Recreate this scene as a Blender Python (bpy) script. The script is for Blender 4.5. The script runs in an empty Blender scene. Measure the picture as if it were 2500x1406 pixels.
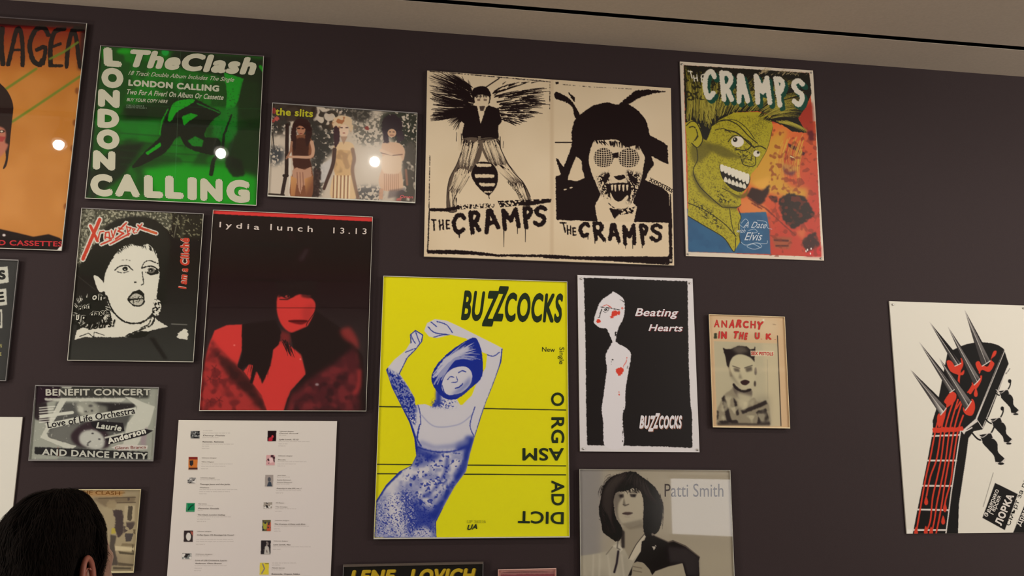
import bpy, bmesh, math, random
import numpy as np
from mathutils import Matrix, Vector

# ------------------------------------------------------------------ camera
SC = bpy.context.scene
COL = SC.collection
F_PX = 2088.87
CAM = np.array([0.0, -3.1, 1.6])
def rot_matrix(a, b, c):
    base = np.array([[1, 0, 0], [0, 0, -1], [0, 1, 0.]])
    ca, sa = math.cos(a), math.sin(a); Rz = np.array([[ca, -sa, 0], [sa, ca, 0], [0, 0, 1]])
    cb, sb = math.cos(b), math.sin(b); Rx = np.array([[1, 0, 0], [0, cb, -sb], [0, sb, cb]])
    cc, sc = math.cos(c), math.sin(c); Rr = np.array([[cc, -sc, 0], [sc, cc, 0], [0, 0, 1]])
    return Rr @ Rx @ base @ Rz
RM = rot_matrix(0.14952983, -0.18135309, 0.0051543)
cd = bpy.data.cameras.new('camera'); cam = bpy.data.objects.new('camera', cd); COL.objects.link(cam)
cd.sensor_width = 36; cd.lens = F_PX * 36 / 2500; cd.clip_start = 0.02
mw = Matrix.Identity(4)
for i in range(3):
    mw[i][0] = RM[0][i]; mw[i][1] = -RM[1][i]; mw[i][2] = -RM[2][i]; mw[i][3] = CAM[i]
cam.matrix_world = mw
SC.camera = cam

# ------------------------------------------------------------------ world, lights, exposure
SC.view_settings.view_transform = 'Standard'; SC.view_settings.look = 'None'
SC.view_settings.gamma = 1; SC.view_settings.exposure = 0.0; SC.view_settings.use_curve_mapping = False
wd = bpy.data.worlds.new('world'); SC.world = wd; wd.use_nodes = True
wd.node_tree.nodes['Background'].inputs[0].default_value = (1, .86, .7, 1)
wd.node_tree.nodes['Background'].inputs[1].default_value = 0.15
CEIL = 3.174
LAMP_Y, LAMP_Z = -1.15, 3.02
LAMP_X = [-1.577 + .752 * k for k in range(-1, 7)]
def area(name, loc, target, sx, sy, power, col):
    l = bpy.data.lights.new(name, 'AREA'); l.shape = 'RECTANGLE'; l.size = sx; l.size_y = sy
    l.energy = power; l.color = col
    o = bpy.data.objects.new(name, l); COL.objects.link(o); o.location = loc
    o.rotation_euler = (Vector(target) - Vector(loc)).to_track_quat('-Z', 'Y').to_euler()
    return o
area('side_fill_light_a', (-4.1, -2.7, 2.7), (.2, 0, 1.9), 1.0, .8, 64, (1, .93, .84))  # added pair of fill lights for the wall, not known fixtures
area('side_fill_light_b', (4.9, -3.2, 2.7), (.9, 0, 1.7), 1.2, .8, 88, (1, .93, .84))
area('ceiling_fill_light_a', (-4.1, -2.2, .5), (.4, -.6, CEIL), .8, .8, 52, (1, .90, .76))  # added pair of fill lights to lift the ceiling, not known fixtures
area('ceiling_fill_light_b', (5.9, -2.2, .5), (1.6, -.6, CEIL), .8, .8, 52, (1, .90, .76))
for x in LAMP_X:
    l = bpy.data.lights.new('track_spot_light', 'SPOT'); l.energy = 9; l.spot_size = math.radians(118); l.spot_blend = 1
    l.shadow_soft_size = .022; l.color = (1, .92, .82)
    o = bpy.data.objects.new('track_spot_light', l); COL.objects.link(o); o.location = (x, LAMP_Y + .012, LAMP_Z - .012)
    o.rotation_euler = Vector((0, 1.15, -1.55)).to_track_quat('-Z', 'Y').to_euler()

# ------------------------------------------------------------------ flat print painter (colours in sRGB 0..255, in photo pixels)
def ray(x, y):
    x = np.asarray(x, float); y = np.asarray(y, float)
    v = np.stack([(x - 1250) / F_PX, (y - 703) / F_PX, np.ones_like(x)], -1)
    return v @ RM
def on_plane(x, y, Y):                       # point of the vertical plane y=Y seen at a pixel
    d = ray(x, y); return CAM + d * ((Y - CAM[1]) / d[..., 1])[..., None]
def to_px(P):
    c = (np.asarray(P) - CAM) @ RM.T
    return 1250 + F_PX * c[..., 0] / c[..., 2], 703 + F_PX * c[..., 1] / c[..., 2]

def blur1(a, s, ax):
    if s < .3: return a
    r = int(math.ceil(2.6 * s)); k = np.exp(-.5 * (np.arange(-r, r + 1) / s) ** 2); k /= k.sum()
    p = [(0, 0)] * a.ndim; p[ax] = (r, r); b = np.pad(a, p, mode='edge'); o = np.zeros_like(a); n = a.shape[ax]
    for i, w in enumerate(k):
        sl = [slice(None)] * a.ndim; sl[ax] = slice(i, i + n); o += w * b[tuple(sl)]
    return o
def blur(a, s): return blur1(blur1(a, s, 0), s, 1)
def value_noise(h, w, cell, rng, octv=3):
    out = np.zeros((h, w)); amp = 1; tot = 0
    for k in range(octv):
        c = max(cell / 2 ** k, 1.0); gh, gw = int(h / c) + 3, int(w / c) + 3
        g = rng.random((gh, gw)); yy = np.arange(h) / c; xx = np.arange(w) / c
        y0 = yy.astype(int); x0 = xx.astype(int); fy = (yy - y0)[:, None]; fx = (xx - x0)[None]
        fy = fy * fy * (3 - 2 * fy); fx = fx * fx * (3 - 2 * fx)
        a = g[y0][:, x0]; b = g[y0][:, x0 + 1]; cc = g[y0 + 1][:, x0]; d = g[y0 + 1][:, x0 + 1]
        out += amp * ((a * (1 - fx) + b * fx) * (1 - fy) + (cc * (1 - fx) + d * fx) * fy); tot += amp; amp *= .55
    return out / tot
def grain(h, w, sig, rng):                    # isotropic grain, roughly uniform in 0..1
    g = blur(rng.random((h + 8, w + 8)), max(sig, .5))[4:h + 4, 4:w + 4]
    return (g - g.mean()) / (g.std() + 1e-9) * .2 + .5
def smooth_pts(p, closed=True, n=6):
    p = np.asarray(p, float); N = len(p); out = []
    for i in range(N if closed else N - 1):
        if closed: a, b, c, d = p[(i - 1) % N], p[i], p[(i + 1) % N], p[(i + 2) % N]
        else: a, b, c, d = p[max(i - 1, 0)], p[i], p[i + 1], p[min(i + 2, N - 1)]
        for k in range(n):
            t = k / n
            out.append(.5 * ((2 * b) + (c - a) * t + (2 * a - 5 * b + 4 * c - d) * t * t + (3 * b - a - 3 * c + d) * t ** 3))
    if not closed: out.append(p[-1])
    return np.array(out)

CROP = {'A': (0, 0, 2.7045), 'S': (640, 230, 5.0225), 'C1': (1030, 160, 2.8125), 'C2': (1340, 180, 2.928), 'E': (1650, 140, 2.813),
        'X': (150, 500, 3.6056), 'L': (480, 500, 2.7045), 'O': (0, 500, 2.194), 'B': (900, 660, 2.098), 'D': (1400, 660, 3.124),
        'G': (2160, 720, 2.344), 'P': (1400, 1130, 5.095), 'K': (400, 1010, 3.55), 'N': (0, 920, 2.8925), 'W': (800, 1340, 4.1667),
        'H': (0, 1180, 6.222), 'px': (0, 0, 1)}
class Art:
    def __init__(s, bbox, bg, k=1.5, seed=1):
        s.x0, s.y0, x1, y1 = bbox; s.k = k; s.w = int((x1 - s.x0) * k) + 2; s.h = int((y1 - s.y0) * k) + 2
        s.c = np.empty((s.h, s.w, 3)); s.c[:] = bg; s.rng = np.random.default_rng(seed); s.texts = []; s.use('px')
    def use(s, n): s.cx, s.cy, s.cs = CROP[n]; return s
    def px(s, p):
        p = np.asarray(p, float); return np.stack([s.cx + p[..., 0] / s.cs, s.cy + p[..., 1] / s.cs], -1)
    def tx(s, p): return (s.px(p) - [s.x0, s.y0]) * s.k
    def u(s, v): return v / s.cs * s.k
    def box(s, t, pad):
        a = np.floor(t.min(0) - pad).astype(int); b = np.ceil(t.max(0) + pad).astype(int) + 1
        a = np.maximum(a, 0); b = np.minimum(b, [s.w, s.h])
        return (a[0], a[1], b[0], b[1]) if (b > a).all() else None
    clip = None
    def CL(s, pts=None):                                          # keep what follows inside an outline
        s.clip = None if pts is None else blur(s.fillmask(s.tx(pts), (0, 0, s.w, s.h)), .6)
    def put(s, bx, m, col, a):
        x0, y0, x1, y1 = bx; m = m if s.clip is None else m * s.clip[y0:y1, x0:x1]; m = (m * a)[..., None]; col = np.asarray(col, float)
        s.c[y0:y1, x0:x1] = s.c[y0:y1, x0:x1] * (1 - m) + col * m
    def fillmask(s, t, bx):
        x0, y0, x1, y1 = bx; W, Hh = x1 - x0, y1 - y0; m = np.zeros((Hh, W + 1), np.int32)
        Y = np.arange(y0, y1) + .5; n = len(t)
        for i in range(n):
            a, b = t[i], t[(i + 1) % n]
            if a[1] == b[1]: continue
            lo, hi = (a, b) if a[1] < b[1] else (b, a)
            r = np.nonzero((Y >= lo[1]) & (Y < hi[1]))[0]
            if len(r) == 0: continue
            xc = lo[0] + (Y[r] - lo[1]) * (hi[0] - lo[0]) / (hi[1] - lo[1])
            np.add.at(m, (r, np.clip(np.ceil(xc - x0 - .5), 0, W).astype(int)), 1)
        return (np.cumsum(m, 1)[:, :W] % 2).astype(float)
    def finish(s, m, b, r, nc=6):
        b = b * min(1, 2.3 / s.cs) * (.6 if s.cs > 4 else 1)
        if r > 0:
            m = blur(m, r * s.k); nz = value_noise(m.shape[0], m.shape[1], nc * s.k / 2, s.rng)
            m = ((m + (nz - .5) * 1.1) > .5).astype(float)
        return blur(m, max(.55, b * s.k))
    def F(s, pts, col, a=1, b=0, r=0, sm=0):                      # filled outline
        if sm: pts = smooth_pts(pts)
        t = s.tx(pts); bx = s.box(t, 3 * (b + r) * s.k + 3)
        if bx is None: return
        s.put(bx, s.finish(s.fillmask(t, bx), b, r), col, a)
    def E(s, x, y, rx, ry, col, a=1, b=0, r=0, rot=0):            # ellipse
        q = np.linspace(0, 2 * math.pi, 28, endpoint=False); c, d = np.cos(q) * rx, np.sin(q) * ry; R = math.radians(rot)
        s.F(np.stack([x + c * math.cos(R) - d * math.sin(R), y + c * math.sin(R) + d * math.cos(R)], -1), col, a, b, r)
    def linemask(s, t, ws, bx):
        x0, y0, x1, y1 = bx; m = np.zeros((y1 - y0, x1 - x0))
        for i in range(len(t) - 1):
            a, b = t[i], t[i + 1]; w0, w1 = ws[i] / 2, ws[i + 1] / 2; wm = max(w0, w1) + 1.5
            ax0 = max(int(min(a[0], b[0]) - wm), x0); ax1 = min(int(max(a[0], b[0]) + wm) + 2, x1)
            ay0 = max(int(min(a[1], b[1]) - wm), y0); ay1 = min(int(max(a[1], b[1]) + wm) + 2, y1)
            if ax1 <= ax0 or ay1 <= ay0: continue
            X = np.arange(ax0, ax1)[None] + .5; Yv = np.arange(ay0, ay1)[:, None] + .5
            d = b - a; L = max(d @ d, 1e-6); q = np.clip(((X - a[0]) * d[0] + (Yv - a[1]) * d[1]) / L, 0, 1)
            ds = np.hypot(X - a[0] - q * d[0], Yv - a[1] - q * d[1])
            sl = m[ay0 - y0:ay1 - y0, ax0 - x0:ax1 - x0]
            np.maximum(sl, np.clip(w0 + (w1 - w0) * q - ds + .5, 0, 1), out=sl)
        return m
    def L(s, pts, w, col, a=1, b=0, r=0, sm=0):                   # stroke; w a number or (start,end)
        pts = np.asarray(pts, float)
        if sm: pts = smooth_pts(pts, False)
        t = s.tx(pts); n = len(t)
        ws = s.u(np.linspace(w[0], w[1], n) if isinstance(w, (tuple, list)) else np.full(n, float(w)))
        bx = s.box(t, 3 * (b + r) * s.k + ws.max() / 2 + 3)
        if bx is None: return
        m = s.linemask(t, ws, bx)
        if b or r: m = s.finish(m, b, r)
        s.put(bx, m, col, a)
    def H(s, A, B, n, w, col, jit=4, bend=0, a=1, w1=0):          # n hairs from curve A to curve B
        A = smooth_pts(A, False) if len(A) > 2 else np.asarray(A, float); B = smooth_pts(B, False) if len(B) > 2 else np.asarray(B, float)
        def at(C, q):
            i = q * (len(C) - 1); k = min(int(i), len(C) - 2); return C[k] + (C[k + 1] - C[k]) * (i - k)
        for _ in range(n):
            q = s.rng.random(); p0 = at(A, q) + s.rng.normal(0, jit, 2); p1 = at(B, np.clip(q + s.rng.normal(0, .02), 0, 1)) + s.rng.normal(0, jit, 2)
            d = p1 - p0; u0 = s.rng.random() * .35; u1 = 1 - s.rng.random() * .35; nn = np.array([-d[1], d[0]])
            P = [p0 + d * v + nn * bend * 4 * v * (1 - v) for v in np.linspace(u0, u1, 4)]
            ww = w * s.rng.uniform(.6, 1.3); s.L(P, (ww, w1 if w1 else ww * .3), col, a)
    def N(s, pts, col, dens=.3, size=2, a=1, b=0, soft=0, sm=0):  # grain of col inside an outline
        if sm: pts = smooth_pts(pts)
        t = s.tx(pts); bx = s.box(t, 3 * b * s.k + 2)
        if bx is None: return
        m = s.fillmask(t, bx)
        if b: m = blur(m, b * s.k)
        nz = value_noise(m.shape[0], m.shape[1], size * s.k, s.rng, 2) if size > 14 else grain(m.shape[0], m.shape[1], size * s.k * .36, s.rng); th = np.quantile(nz, 1 - dens)
        g = np.clip((nz - th) / (soft or .03) + .5, 0, 1); s.put(bx, m * g, col, a)
    def G(s, pts, c0, c1, p0, p1, a=1, b=0, sm=0):                # linear gradient c0 at p0 to c1 at p1
        if sm: pts = smooth_pts(pts)
        t = s.tx(pts); bx = s.box(t, 3 * b * s.k + 2)
        if bx is None: return
        m = s.finish(s.fillmask(t, bx), b, 0); q0, q1 = s.tx(p0), s.tx(p1); d = q1 - q0
        X = np.arange(bx[0], bx[2])[None]; Yv = np.arange(bx[1], bx[3])[:, None]
        q = np.clip(((X - q0[0]) * d[0] + (Yv - q0[1]) * d[1]) / (d @ d), 0, 1)[..., None]
        s.put(bx, m, np.asarray(c0, float) * (1 - q) + np.asarray(c1, float) * q, a)
    def T(s, txt, x0, y0, x1, y1, h, col, bold=0, sh=0, up=None, a=1):   # baseline start, baseline end, cap height
        b0, b1 = s.px((x0, y0)), s.px((x1, y1)); d = b1 - b0; n = np.array([d[1], -d[0]]) / np.hypot(*d) if up is None else np.array(up, float)
        s.texts.append((txt, b0, d, n * h / s.cs, col, bold, sh))
    DRIP = {'C': [[(.92, .22), (.7, .04), (.35, .08), (.12, .4), (.2, .75), (.5, .95), (.9, .8)]],
            'R': [[(.18, .02), (.2, 1.02)], [(.18, .06), (.65, .04), (.85, .25), (.6, .5), (.25, .52)], [(.45, .52), (.92, 1.0)]],
            'A': [[(.08, 1.02), (.42, .02)], [(.42, .02), (.62, .02), (.95, 1.0)], [(.22, .66), (.8, .64)]],
            'M': [[(.08, 1.05), (.14, .02), (.5, .62), (.86, .02), (.94, 1.02)]],
            'P': [[(.2, .02), (.24, 1.08)], [(.2, .05), (.68, .04), (.9, .26), (.62, .54), (.28, .54)]],
            'S': [[(.9, .16), (.55, .02), (.18, .2), (.4, .44), (.8, .6), (.8, .86), (.45, 1.0), (.06, .84)]],
            'T': [[(.02, .05), (.98, .05)], [(.5, .05), (.5, 1)]], 'H': [[(.12, 0), (.12, 1)], [(.88, 0), (.88, 1)], [(.12, .5), (.88, .5)]],
            'E': [[(.9, .03), (.15, .03), (.15, .97), (.95, .97)], [(.15, .5), (.75, .5)]]}
    def D(s, word, quads, w, col, r=1.0, drips=()):               # hand-drawn dripping capitals, one quad (tl,tr,br,bl) each
        t_all = []
        for ch, q in zip(word, quads):
            q = np.asarray(q, float)
            for st in s.DRIP[ch]:
                P = smooth_pts(st, False) if len(st) > 3 and ch not in 'ME' else np.asarray(st, float)
                P = np.array([(q[0] * (1 - x) + q[1] * x) * (1 - y) + (q[3] * (1 - x) + q[2] * x) * y for x, y in P]); t_all.append(s.tx(P))
        al = np.concatenate(t_all); bx = s.box(al, s.u(w) + 6); m = np.zeros((bx[3] - bx[1], bx[2] - bx[0]))
        for t in t_all: np.maximum(m, s.linemask(t, np.full(len(t), s.u(w)), bx), out=m)
        s.put(bx, s.finish(m, 0, r, 5), col, 1)
        for x, y, l, ww in drips: s.L([(x, y), (x, y + l)], (ww, ww * .5), col)

def row(x0, y0, x1, y1, h, n, gap=.1, hd=(0, 0)):                 # n letter quads along a baseline top edge
    out = []
    for i in range(n):
        a, b = (i + gap / 2) / n, (i + 1 - gap / 2) / n
        p = lambda t, v: (x0 + (x1 - x0) * t + hd[0] * v, y0 + (y1 - y0) * t + (h + hd[1] * t) * v)
        out.append([p(a, 0), p(b, 0), p(b, 1), p(a, 1)])
    return out

# ------------------------------------------------------------------ the pictures on the posters
CREAM = (206, 186, 152)
def art_orange():
    A = Art((-215, 30, 215, 625), (190, 125, 60), seed=3).use('A')
    A.G([(-600, 80), (600, 80), (600, 620), (-600, 620)], (112, 32, 24), (174, 110, 48), (0, 150), (0, 480))
    A.G([(-600, 600), (600, 600), (600, 1700), (-600, 1700)], (172, 110, 48), (180, 121, 62), (0, 600), (0, 1500))
    A.N([(-600, 400), (600, 400), (600, 1700), (-600, 1700)], (206, 148, 84), .4, 60, .25, 0, .3)
    A.F([(545, 100), (600, 100), (560, 460), (515, 460)], (48, 26, 30), .9, 4)
    A.F([(-600, 60), (600, 100), (600, 185), (-600, 160)], (40, 24, 30), .95, 4, 2)
    K = (34, 18, 22)
    for P, w in [([(15, 190), (8, 300), (20, 420)], 30), ([(-60, 180), (-50, 300), (-65, 420)], 26), ([(-50, 300), (10, 290)], 16), ([(55, 425), (85, 300), (110, 200), (135, 200), (150, 300), (150, 430)], 24), ([(75, 330), (145, 330)], 14),
                 ([(320, 230), (290, 185), (235, 200), (198, 290), (215, 390), (260, 430), (280, 400)], 26), ([(245, 330), (300, 315), (285, 420)], 22),
                 ([(425, 190), (365, 210), (335, 300), (335, 430)], 26), ([(350, 310), (400, 290)], 16), ([(330, 435), (410, 435)], 18),
                 ([(440, 440), (450, 320), (480, 200), (505, 260), (520, 380), (530, 440)], 24), ([(500, 190), (540, 190)], 30)]:
        A.L(P, w * 1.2, K, 1, 0, 1.0, 1)
    for P in [[(-200, 735), (0, 615), (240, 455)], [(330, 390), (420, 345), (515, 280)], [(20, 845), (240, 700), (530, 505)]]: A.L(P, 16, (98, 120, 44), .9, 1.2)
    # dark haired head in profile behind the beams
    A.F([(-300, 560), (-60, 520), (10, 560), (60, 620), (88, 700), (80, 800), (70, 900), (60, 1000), (45, 1090), (20, 1115), (40, 1040), (20, 960), (-30, 960), (-300, 1000)], (42, 28, 28), 1, 0, 0, 1)
    A.F([(-120, 830), (10, 840), (40, 880), (35, 940), (55, 960), (10, 1030), (-120, 1100)], (168, 104, 82), 1, 2, 0, 1); A.E(12, 868, 22, 10, (60, 40, 34)); A.E(12, 868, 9, 6, (190, 180, 160)); A.F([(0, 900), (40, 905), (20, 935), (0, 935)], (150, 60, 56), 1, 1)
    for x, y in [(510, 600), (495, 812), (480, 980), (435, 1365)]: A.E(x, y, 14, 22, (112, 62, 34), .8, 2)
    A.use('O')
    A.F([(-500, 150), (0, 130), (90, 150), (180, 172), (260, 158), (320, 178), (360, 215), (350, 260), (-500, 260)], (36, 24, 26), 1, 1, 0, 0)
    A.T('AND CASSETTES', -95, 214, 336, 224, 28, (176, 52, 56), .03)
    A.F([(303, 246), (338, 206), (352, 206), (350, 260)], (214, 208, 196))
    A.E(22, 163, 9, 7, (206, 200, 190), 1, 1)
    return A
def art_green():
    A = Art((204, 105, 648, 506), (22, 92, 32), 1.5, 5).use('A'); g = (20, 146, 36); d = (31, 38, 32); m = (22, 88, 34)
    full = [(540, 280), (1760, 280), (1760, 1380), (540, 1380)]
    A.N(full, (22, 116, 36), .5, 50, .7, 0, .3); A.N(full, (26, 56, 32), .45, 36, .6, 0, .2)
    A.F([(650, 300), (800, 320), (830, 440), (790, 700), (640, 720)], (24, 72, 34), 1, 4)
    A.E(820, 340, 50, 18, g, 1, 3); A.E(1092, 345, 24, 24, (30, 150, 60), 1, 1); A.E(690, 350, 30, 40, g, .6, 4)
    A.F([(1150, 330), (1560, 370), (1760, 400), (1760, 560), (1500, 520), (1100, 420)], d, .9, 5, 2)
    A.F([(1560, 400), (1760, 400), (1730, 900), (1700, 1380), (1560, 1180), (1500, 1000), (1580, 760)], (26, 46, 30), .9, 5, 2)
    A.F([(820, 700), (1200, 640), (1240, 760), (1060, 800), (820, 790)], d, .8, 6, 3)
    A.F([(780, 800), (1060, 795), (1050, 900), (800, 920)], (22, 120, 40), .8, 5)
    A.F([(590, 1130), (760, 960), (960, 940), (820, 1160), (590, 1340)], (28, 40, 32), .95, 5)
    for y in (880, 935, 990, 1040, 1085): A.L([(800, y), (1100, y + 22), (1400, y + 40)], 8, (26, 60, 34), .6, 1.5)
    A.F([(940, 1120), (1160, 1085), (1480, 1100), (1700, 1170), (1700, 1370), (1060, 1330), (980, 1200)], g, .95, 7, 2)
    A.F([(1480, 480), (1610, 520), (1575, 660), (1525, 760), (1500, 890), (1470, 880), (1490, 740), (1500, 620)], (20, 138, 40), 1, 1, 1)
    A.F([(1420, 740), (1560, 700), (1620, 820), (1520, 940), (1400, 900)], (24, 110, 40), .9, 4)
    A.F([(1600, 540), (1700, 540), (1690, 900), (1560, 1000), (1570, 760)], (28, 52, 32), .9, 3, 2)
    # crouched stage figure, dark on green
    A.F([(1130, 700), (1200, 655), (1290, 655), (1380, 700), (1460, 745), (1400, 800), (1350, 900), (1450, 920), (1440, 1020), (1330, 1010), (1230, 970), (1180, 900), (1100, 1000), (1000, 1060), (890, 1110), (880, 1090), (960, 1000), (1060, 900), (1060, 850), (1090, 790)], d, 1, .6, 1.2, 1)
    A.F([(1140, 690), (1200, 660), (1290, 660), (1240, 700), (1170, 740), (1130, 800), (1110, 790)], g, 1, .5, 1, 1)
    A.F([(1200, 770), (1260, 748), (1310, 762), (1250, 800), (1215, 830)], g, .95, .5, 1); A.F([(960, 1010), (1060, 940), (1065, 965), (975, 1025)], g, 1, .5, 1)
    A.L([(1305, 685), (1450, 745)], 9, (22, 100, 40), 1, .5, 1); A.L([(1110, 720), (1070, 800), (1055, 890)], 8, g, .9, .5, 1)
    A.F([(1240, 930), (1290, 900), (1345, 930), (1335, 970), (1270, 965)], (22, 116, 38), 1, 1, 1)
    A.L([(1395, 1150), (1410, 1060), (1470, 980), (1480, 890), (1530, 760)], (30, 12), (28, 42, 32), 1, .6, 1)
    A.F([(1490, 1020), (1600, 1060), (1620, 1160), (1540, 1170), (1490, 1100)], d, .9, 2, 2)
    A.N([(1150, 560), (1740, 560), (1700, 1000), (1150, 1000)], d, .06, 3, .35, 12)
    A.L([(1720, 440), (1740, 470)], 20, g, 1, 1)
    w = (186, 182, 158); A.F([(560, 285), (660, 300), (590, 1300), (556, 1300)], (32, 34, 36), .85, 3)
    def big(ch, x0, y0, x1, y1, h, up, b=.085): A.T(ch, x0, y0, x1, y1, h, w, b, 0, up)
    big('L', 686, 436, 806, 446, 126, (-.03, -1), .1)
    for ch, x0, x1, yb, h in [('O', 668, 814, 580, 132), ('N', 646, 790, 708, 118), ('D', 642, 786, 845, 126), ('O', 636, 788, 984, 130), ('N', 612, 760, 1122, 128)]:
        big(ch, x0, yb - 4, x1, yb + 6, h, (.02, -1))
    for ch, x0, x1, y0, y1, h in [('C', 596, 744, 1290, 1300, 146), ('A', 758, 926, 1296, 1304, 150), ('L', 950, 1078, 1304, 1310, 150), ('L', 1090, 1214, 1310, 1316, 152), ('I', 1238, 1300, 1318, 1322, 150), ('N', 1322, 1470, 1326, 1332, 150), ('G', 1494, 1650, 1334, 1342, 150)]:
        big(ch, x0, y0, x1, y1, h, (.0, -1), .08 if ch != 'I' else .06)
    A.T('TheClash', 852, 442, 1690, 498, 118, w, .062, .2)
    w2 = (176, 176, 152)
    A.T('18 Track Double Album Includes The Single', 846, 494, 1546, 540, 28, w2, .008, .45)
    A.T('LONDON CALLING', 846, 566, 1446, 606, 42, w2, .06)
    A.T('Two For A Fiver! On Album Or Cassette', 838, 622, 1476, 660, 34, w2, .025, .3)
    A.T('BUY YOUR COPY HERE', 836, 668, 1108, 682, 22, w2, .02, .3)
    A.T('CBS CLASH 3', 834, 700, 950, 706, 10, (120, 140, 116), .01); A.T('CASSETTE 40 CLASH 3', 832, 713, 968, 719, 10, (120, 140, 116), .01)
    A.L([(1195, 300), (1150, 1340)], 3, (120, 150, 110), .35); A.L([(640, 690), (1720, 720)], 3, (40, 90, 44), .5)
    return A
def art_garden():
    A = Art((650, 246, 1022, 500), (190, 176, 156), 1.5, 9).use('S')
    full = [(50, 90), (1920, 200), (1900, 1360), (50, 1260)]
    A.N([(100, 100), (1000, 150), (1000, 500), (90, 500)], (60, 54, 48), .5, 10, 1, 6, .12)
    lf = lambda P, dn=.6, c=(56, 54, 50), sz=4.5, b=5: A.N(P, c, dn, sz, 1, b, .15, 1)
    A.F([(130, 110), (640, 140), (640, 300), (380, 330), (160, 300)], (48, 38, 34), .9, 4, 3, 1)
    lf([(100, 200), (260, 150), (300, 400), (200, 480), (90, 480)]); lf([(520, 260), (700, 400), (820, 560), (780, 800), (640, 900), (580, 700), (480, 500)], .8)
    lf([(620, 350), (760, 460), (900, 420), (880, 700), (760, 760), (640, 760)], .75); lf([(830, 180), (1300, 170), (1330, 300), (1200, 340), (1080, 300)], .75)
    lf([(1120, 340), (1460, 280), (1480, 560), (1300, 620), (1150, 560)], .5, (110, 104, 92)); lf([(1500, 220), (1900, 230), (1880, 700), (1740, 800), (1600, 560), (1460, 420)], .8, (52, 54, 46))
    lf([(590, 780), (760, 860), (740, 1150), (700, 1260), (560, 1260), (620, 1000)], .75); lf([(100, 650), (260, 680), (250, 820), (120, 860)], .8, (64, 66, 68)); lf([(1700, 700), (1890, 600), (1880, 1300), (1640, 1320), (1720, 1000)], .85, (84, 78, 70), 9)
    lf([(1180, 1150), (1440, 1150), (1440, 1310), (1180, 1300)], .6, (92, 88, 84)); A.F([(720, 870), (860, 780), (820, 1060), (720, 1090)], (188, 182, 174), .9, 4)
    A.F([(640, 900), (720, 930), (700, 1260), (600, 1260)], (58, 44, 42), .9, 5, 2); A.F([(1080, 200), (1300, 190), (1320, 280), (1220, 340), (1120, 300)], (62, 58, 52), .7, 5, 3, 1)
    A.L([(310, 380), (300, 980), (300, 1000)], 46, (48, 36, 34)); A.L([(290, 1000), (245, 1240)], 44, (48, 38, 36)); A.E(290, 1000, 40, 22, (44, 34, 32)); A.L([(85, 1225), (270, 1238)], 20, (46, 38, 32), 1, 1); A.L([(130, 480), (150, 680)], 14, (60, 54, 50))
    A.L([(345, 400), (340, 1240)], 26, (204, 196, 180), .8, 3); A.E(145, 205, 30, 40, (156, 60, 60), 1, 2, 2); A.E(180, 300, 32, 26, (176, 84, 76), 1, 2, 2); A.E(140, 325, 22, 20, (172, 76, 68), 1, 2, 2); A.E(1290, 418, 26, 24, (132, 60, 54), 1, 1.5, 1.5)
    sk = (178, 132, 96); sd = (122, 78, 56); br = (66, 40, 34)
    # three women standing in the garden, in wrapped cloth
    A.F([(360, 560), (440, 500), (540, 500), (620, 580), (640, 760), (590, 800), (610, 900), (630, 1080), (590, 1280), (360, 1260), (350, 1080), (390, 900), (370, 780)], sd, 1, 2, 0, 1)
    A.F([(400, 560), (560, 560), (570, 760), (600, 900), (400, 900), (380, 760)], br, 1, 3, 1, 1); A.E(480, 430, 52, 72, (170, 118, 90), 1, 2); A.F([(360, 460), (400, 330), (480, 300), (570, 330), (610, 480), (560, 640), (530, 560), (525, 420), (430, 400), (420, 560), (400, 700), (360, 600)], (52, 32, 28), 1, 2, 1.5, 1)
    A.E(450, 420, 22, 9, (50, 30, 28), 1, 1); A.E(500, 424, 18, 8, (50, 30, 28), 1, 1); A.E(476, 484, 18, 6, (120, 54, 48), 1, 1)
    A.L([(610, 590), (628, 700), (590, 770), (420, 770), (310, 770)], (46, 26), (186, 146, 118), 1, 1.5, 0, 1); A.L([(365, 590), (350, 700), (300, 790)], (30, 20), (150, 108, 84), 1, 1.5)
    A.F([(370, 940), (420, 900), (520, 930), (600, 890), (610, 1000), (560, 1120), (500, 1120), (470, 1230), (430, 1100), (380, 1060)], (176, 134, 108), 1, 1.5, 1); [A.L([(x, 960), (x + 10, 1180)], 8, (112, 70, 58), .8, 1) for x in (430, 465, 500)]
    A.G([(350, 1000), (430, 1040), (400, 1260), (350, 1260)], (190, 140, 90), (160, 108, 70), (350, 1000), (430, 1250), 1, 2); A.G([(520, 1040), (630, 1000), (600, 1270), (540, 1270)], (190, 138, 88), (120, 76, 56), (520, 1040), (630, 1100), 1, 2)
    A.F([(880, 640), (960, 590), (1080, 590), (1130, 660), (1110, 860), (1130, 1010), (1140, 1290), (860, 1280), (850, 1080), (900, 960), (890, 820), (860, 760)], (206, 176, 134), 1, 2.5, 0, 1)
    A.F([(900, 700), (1100, 700), (1110, 830), (1080, 1000), (900, 990), (890, 820)], (196, 160, 112), 1, 2.5, 1, 1); A.N([(880, 680), (1110, 680), (1110, 1000), (890, 1000)], (150, 116, 84), .35, 12, .6, 6, .2)
    A.F([(860, 350), (900, 280), (1000, 260), (1090, 300), (1115, 420), (1080, 460), (1050, 390), (960, 390), (940, 480), (880, 420)], (202, 176, 140), 1, 2, 2, 1); A.N([(860, 265), (1110, 265), (1110, 440), (870, 440)], (156, 96, 60), .25, 9, .9, 6, .1); A.E(1005, 450, 58, 78, (212, 184, 156), 1, 1.5)
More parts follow.
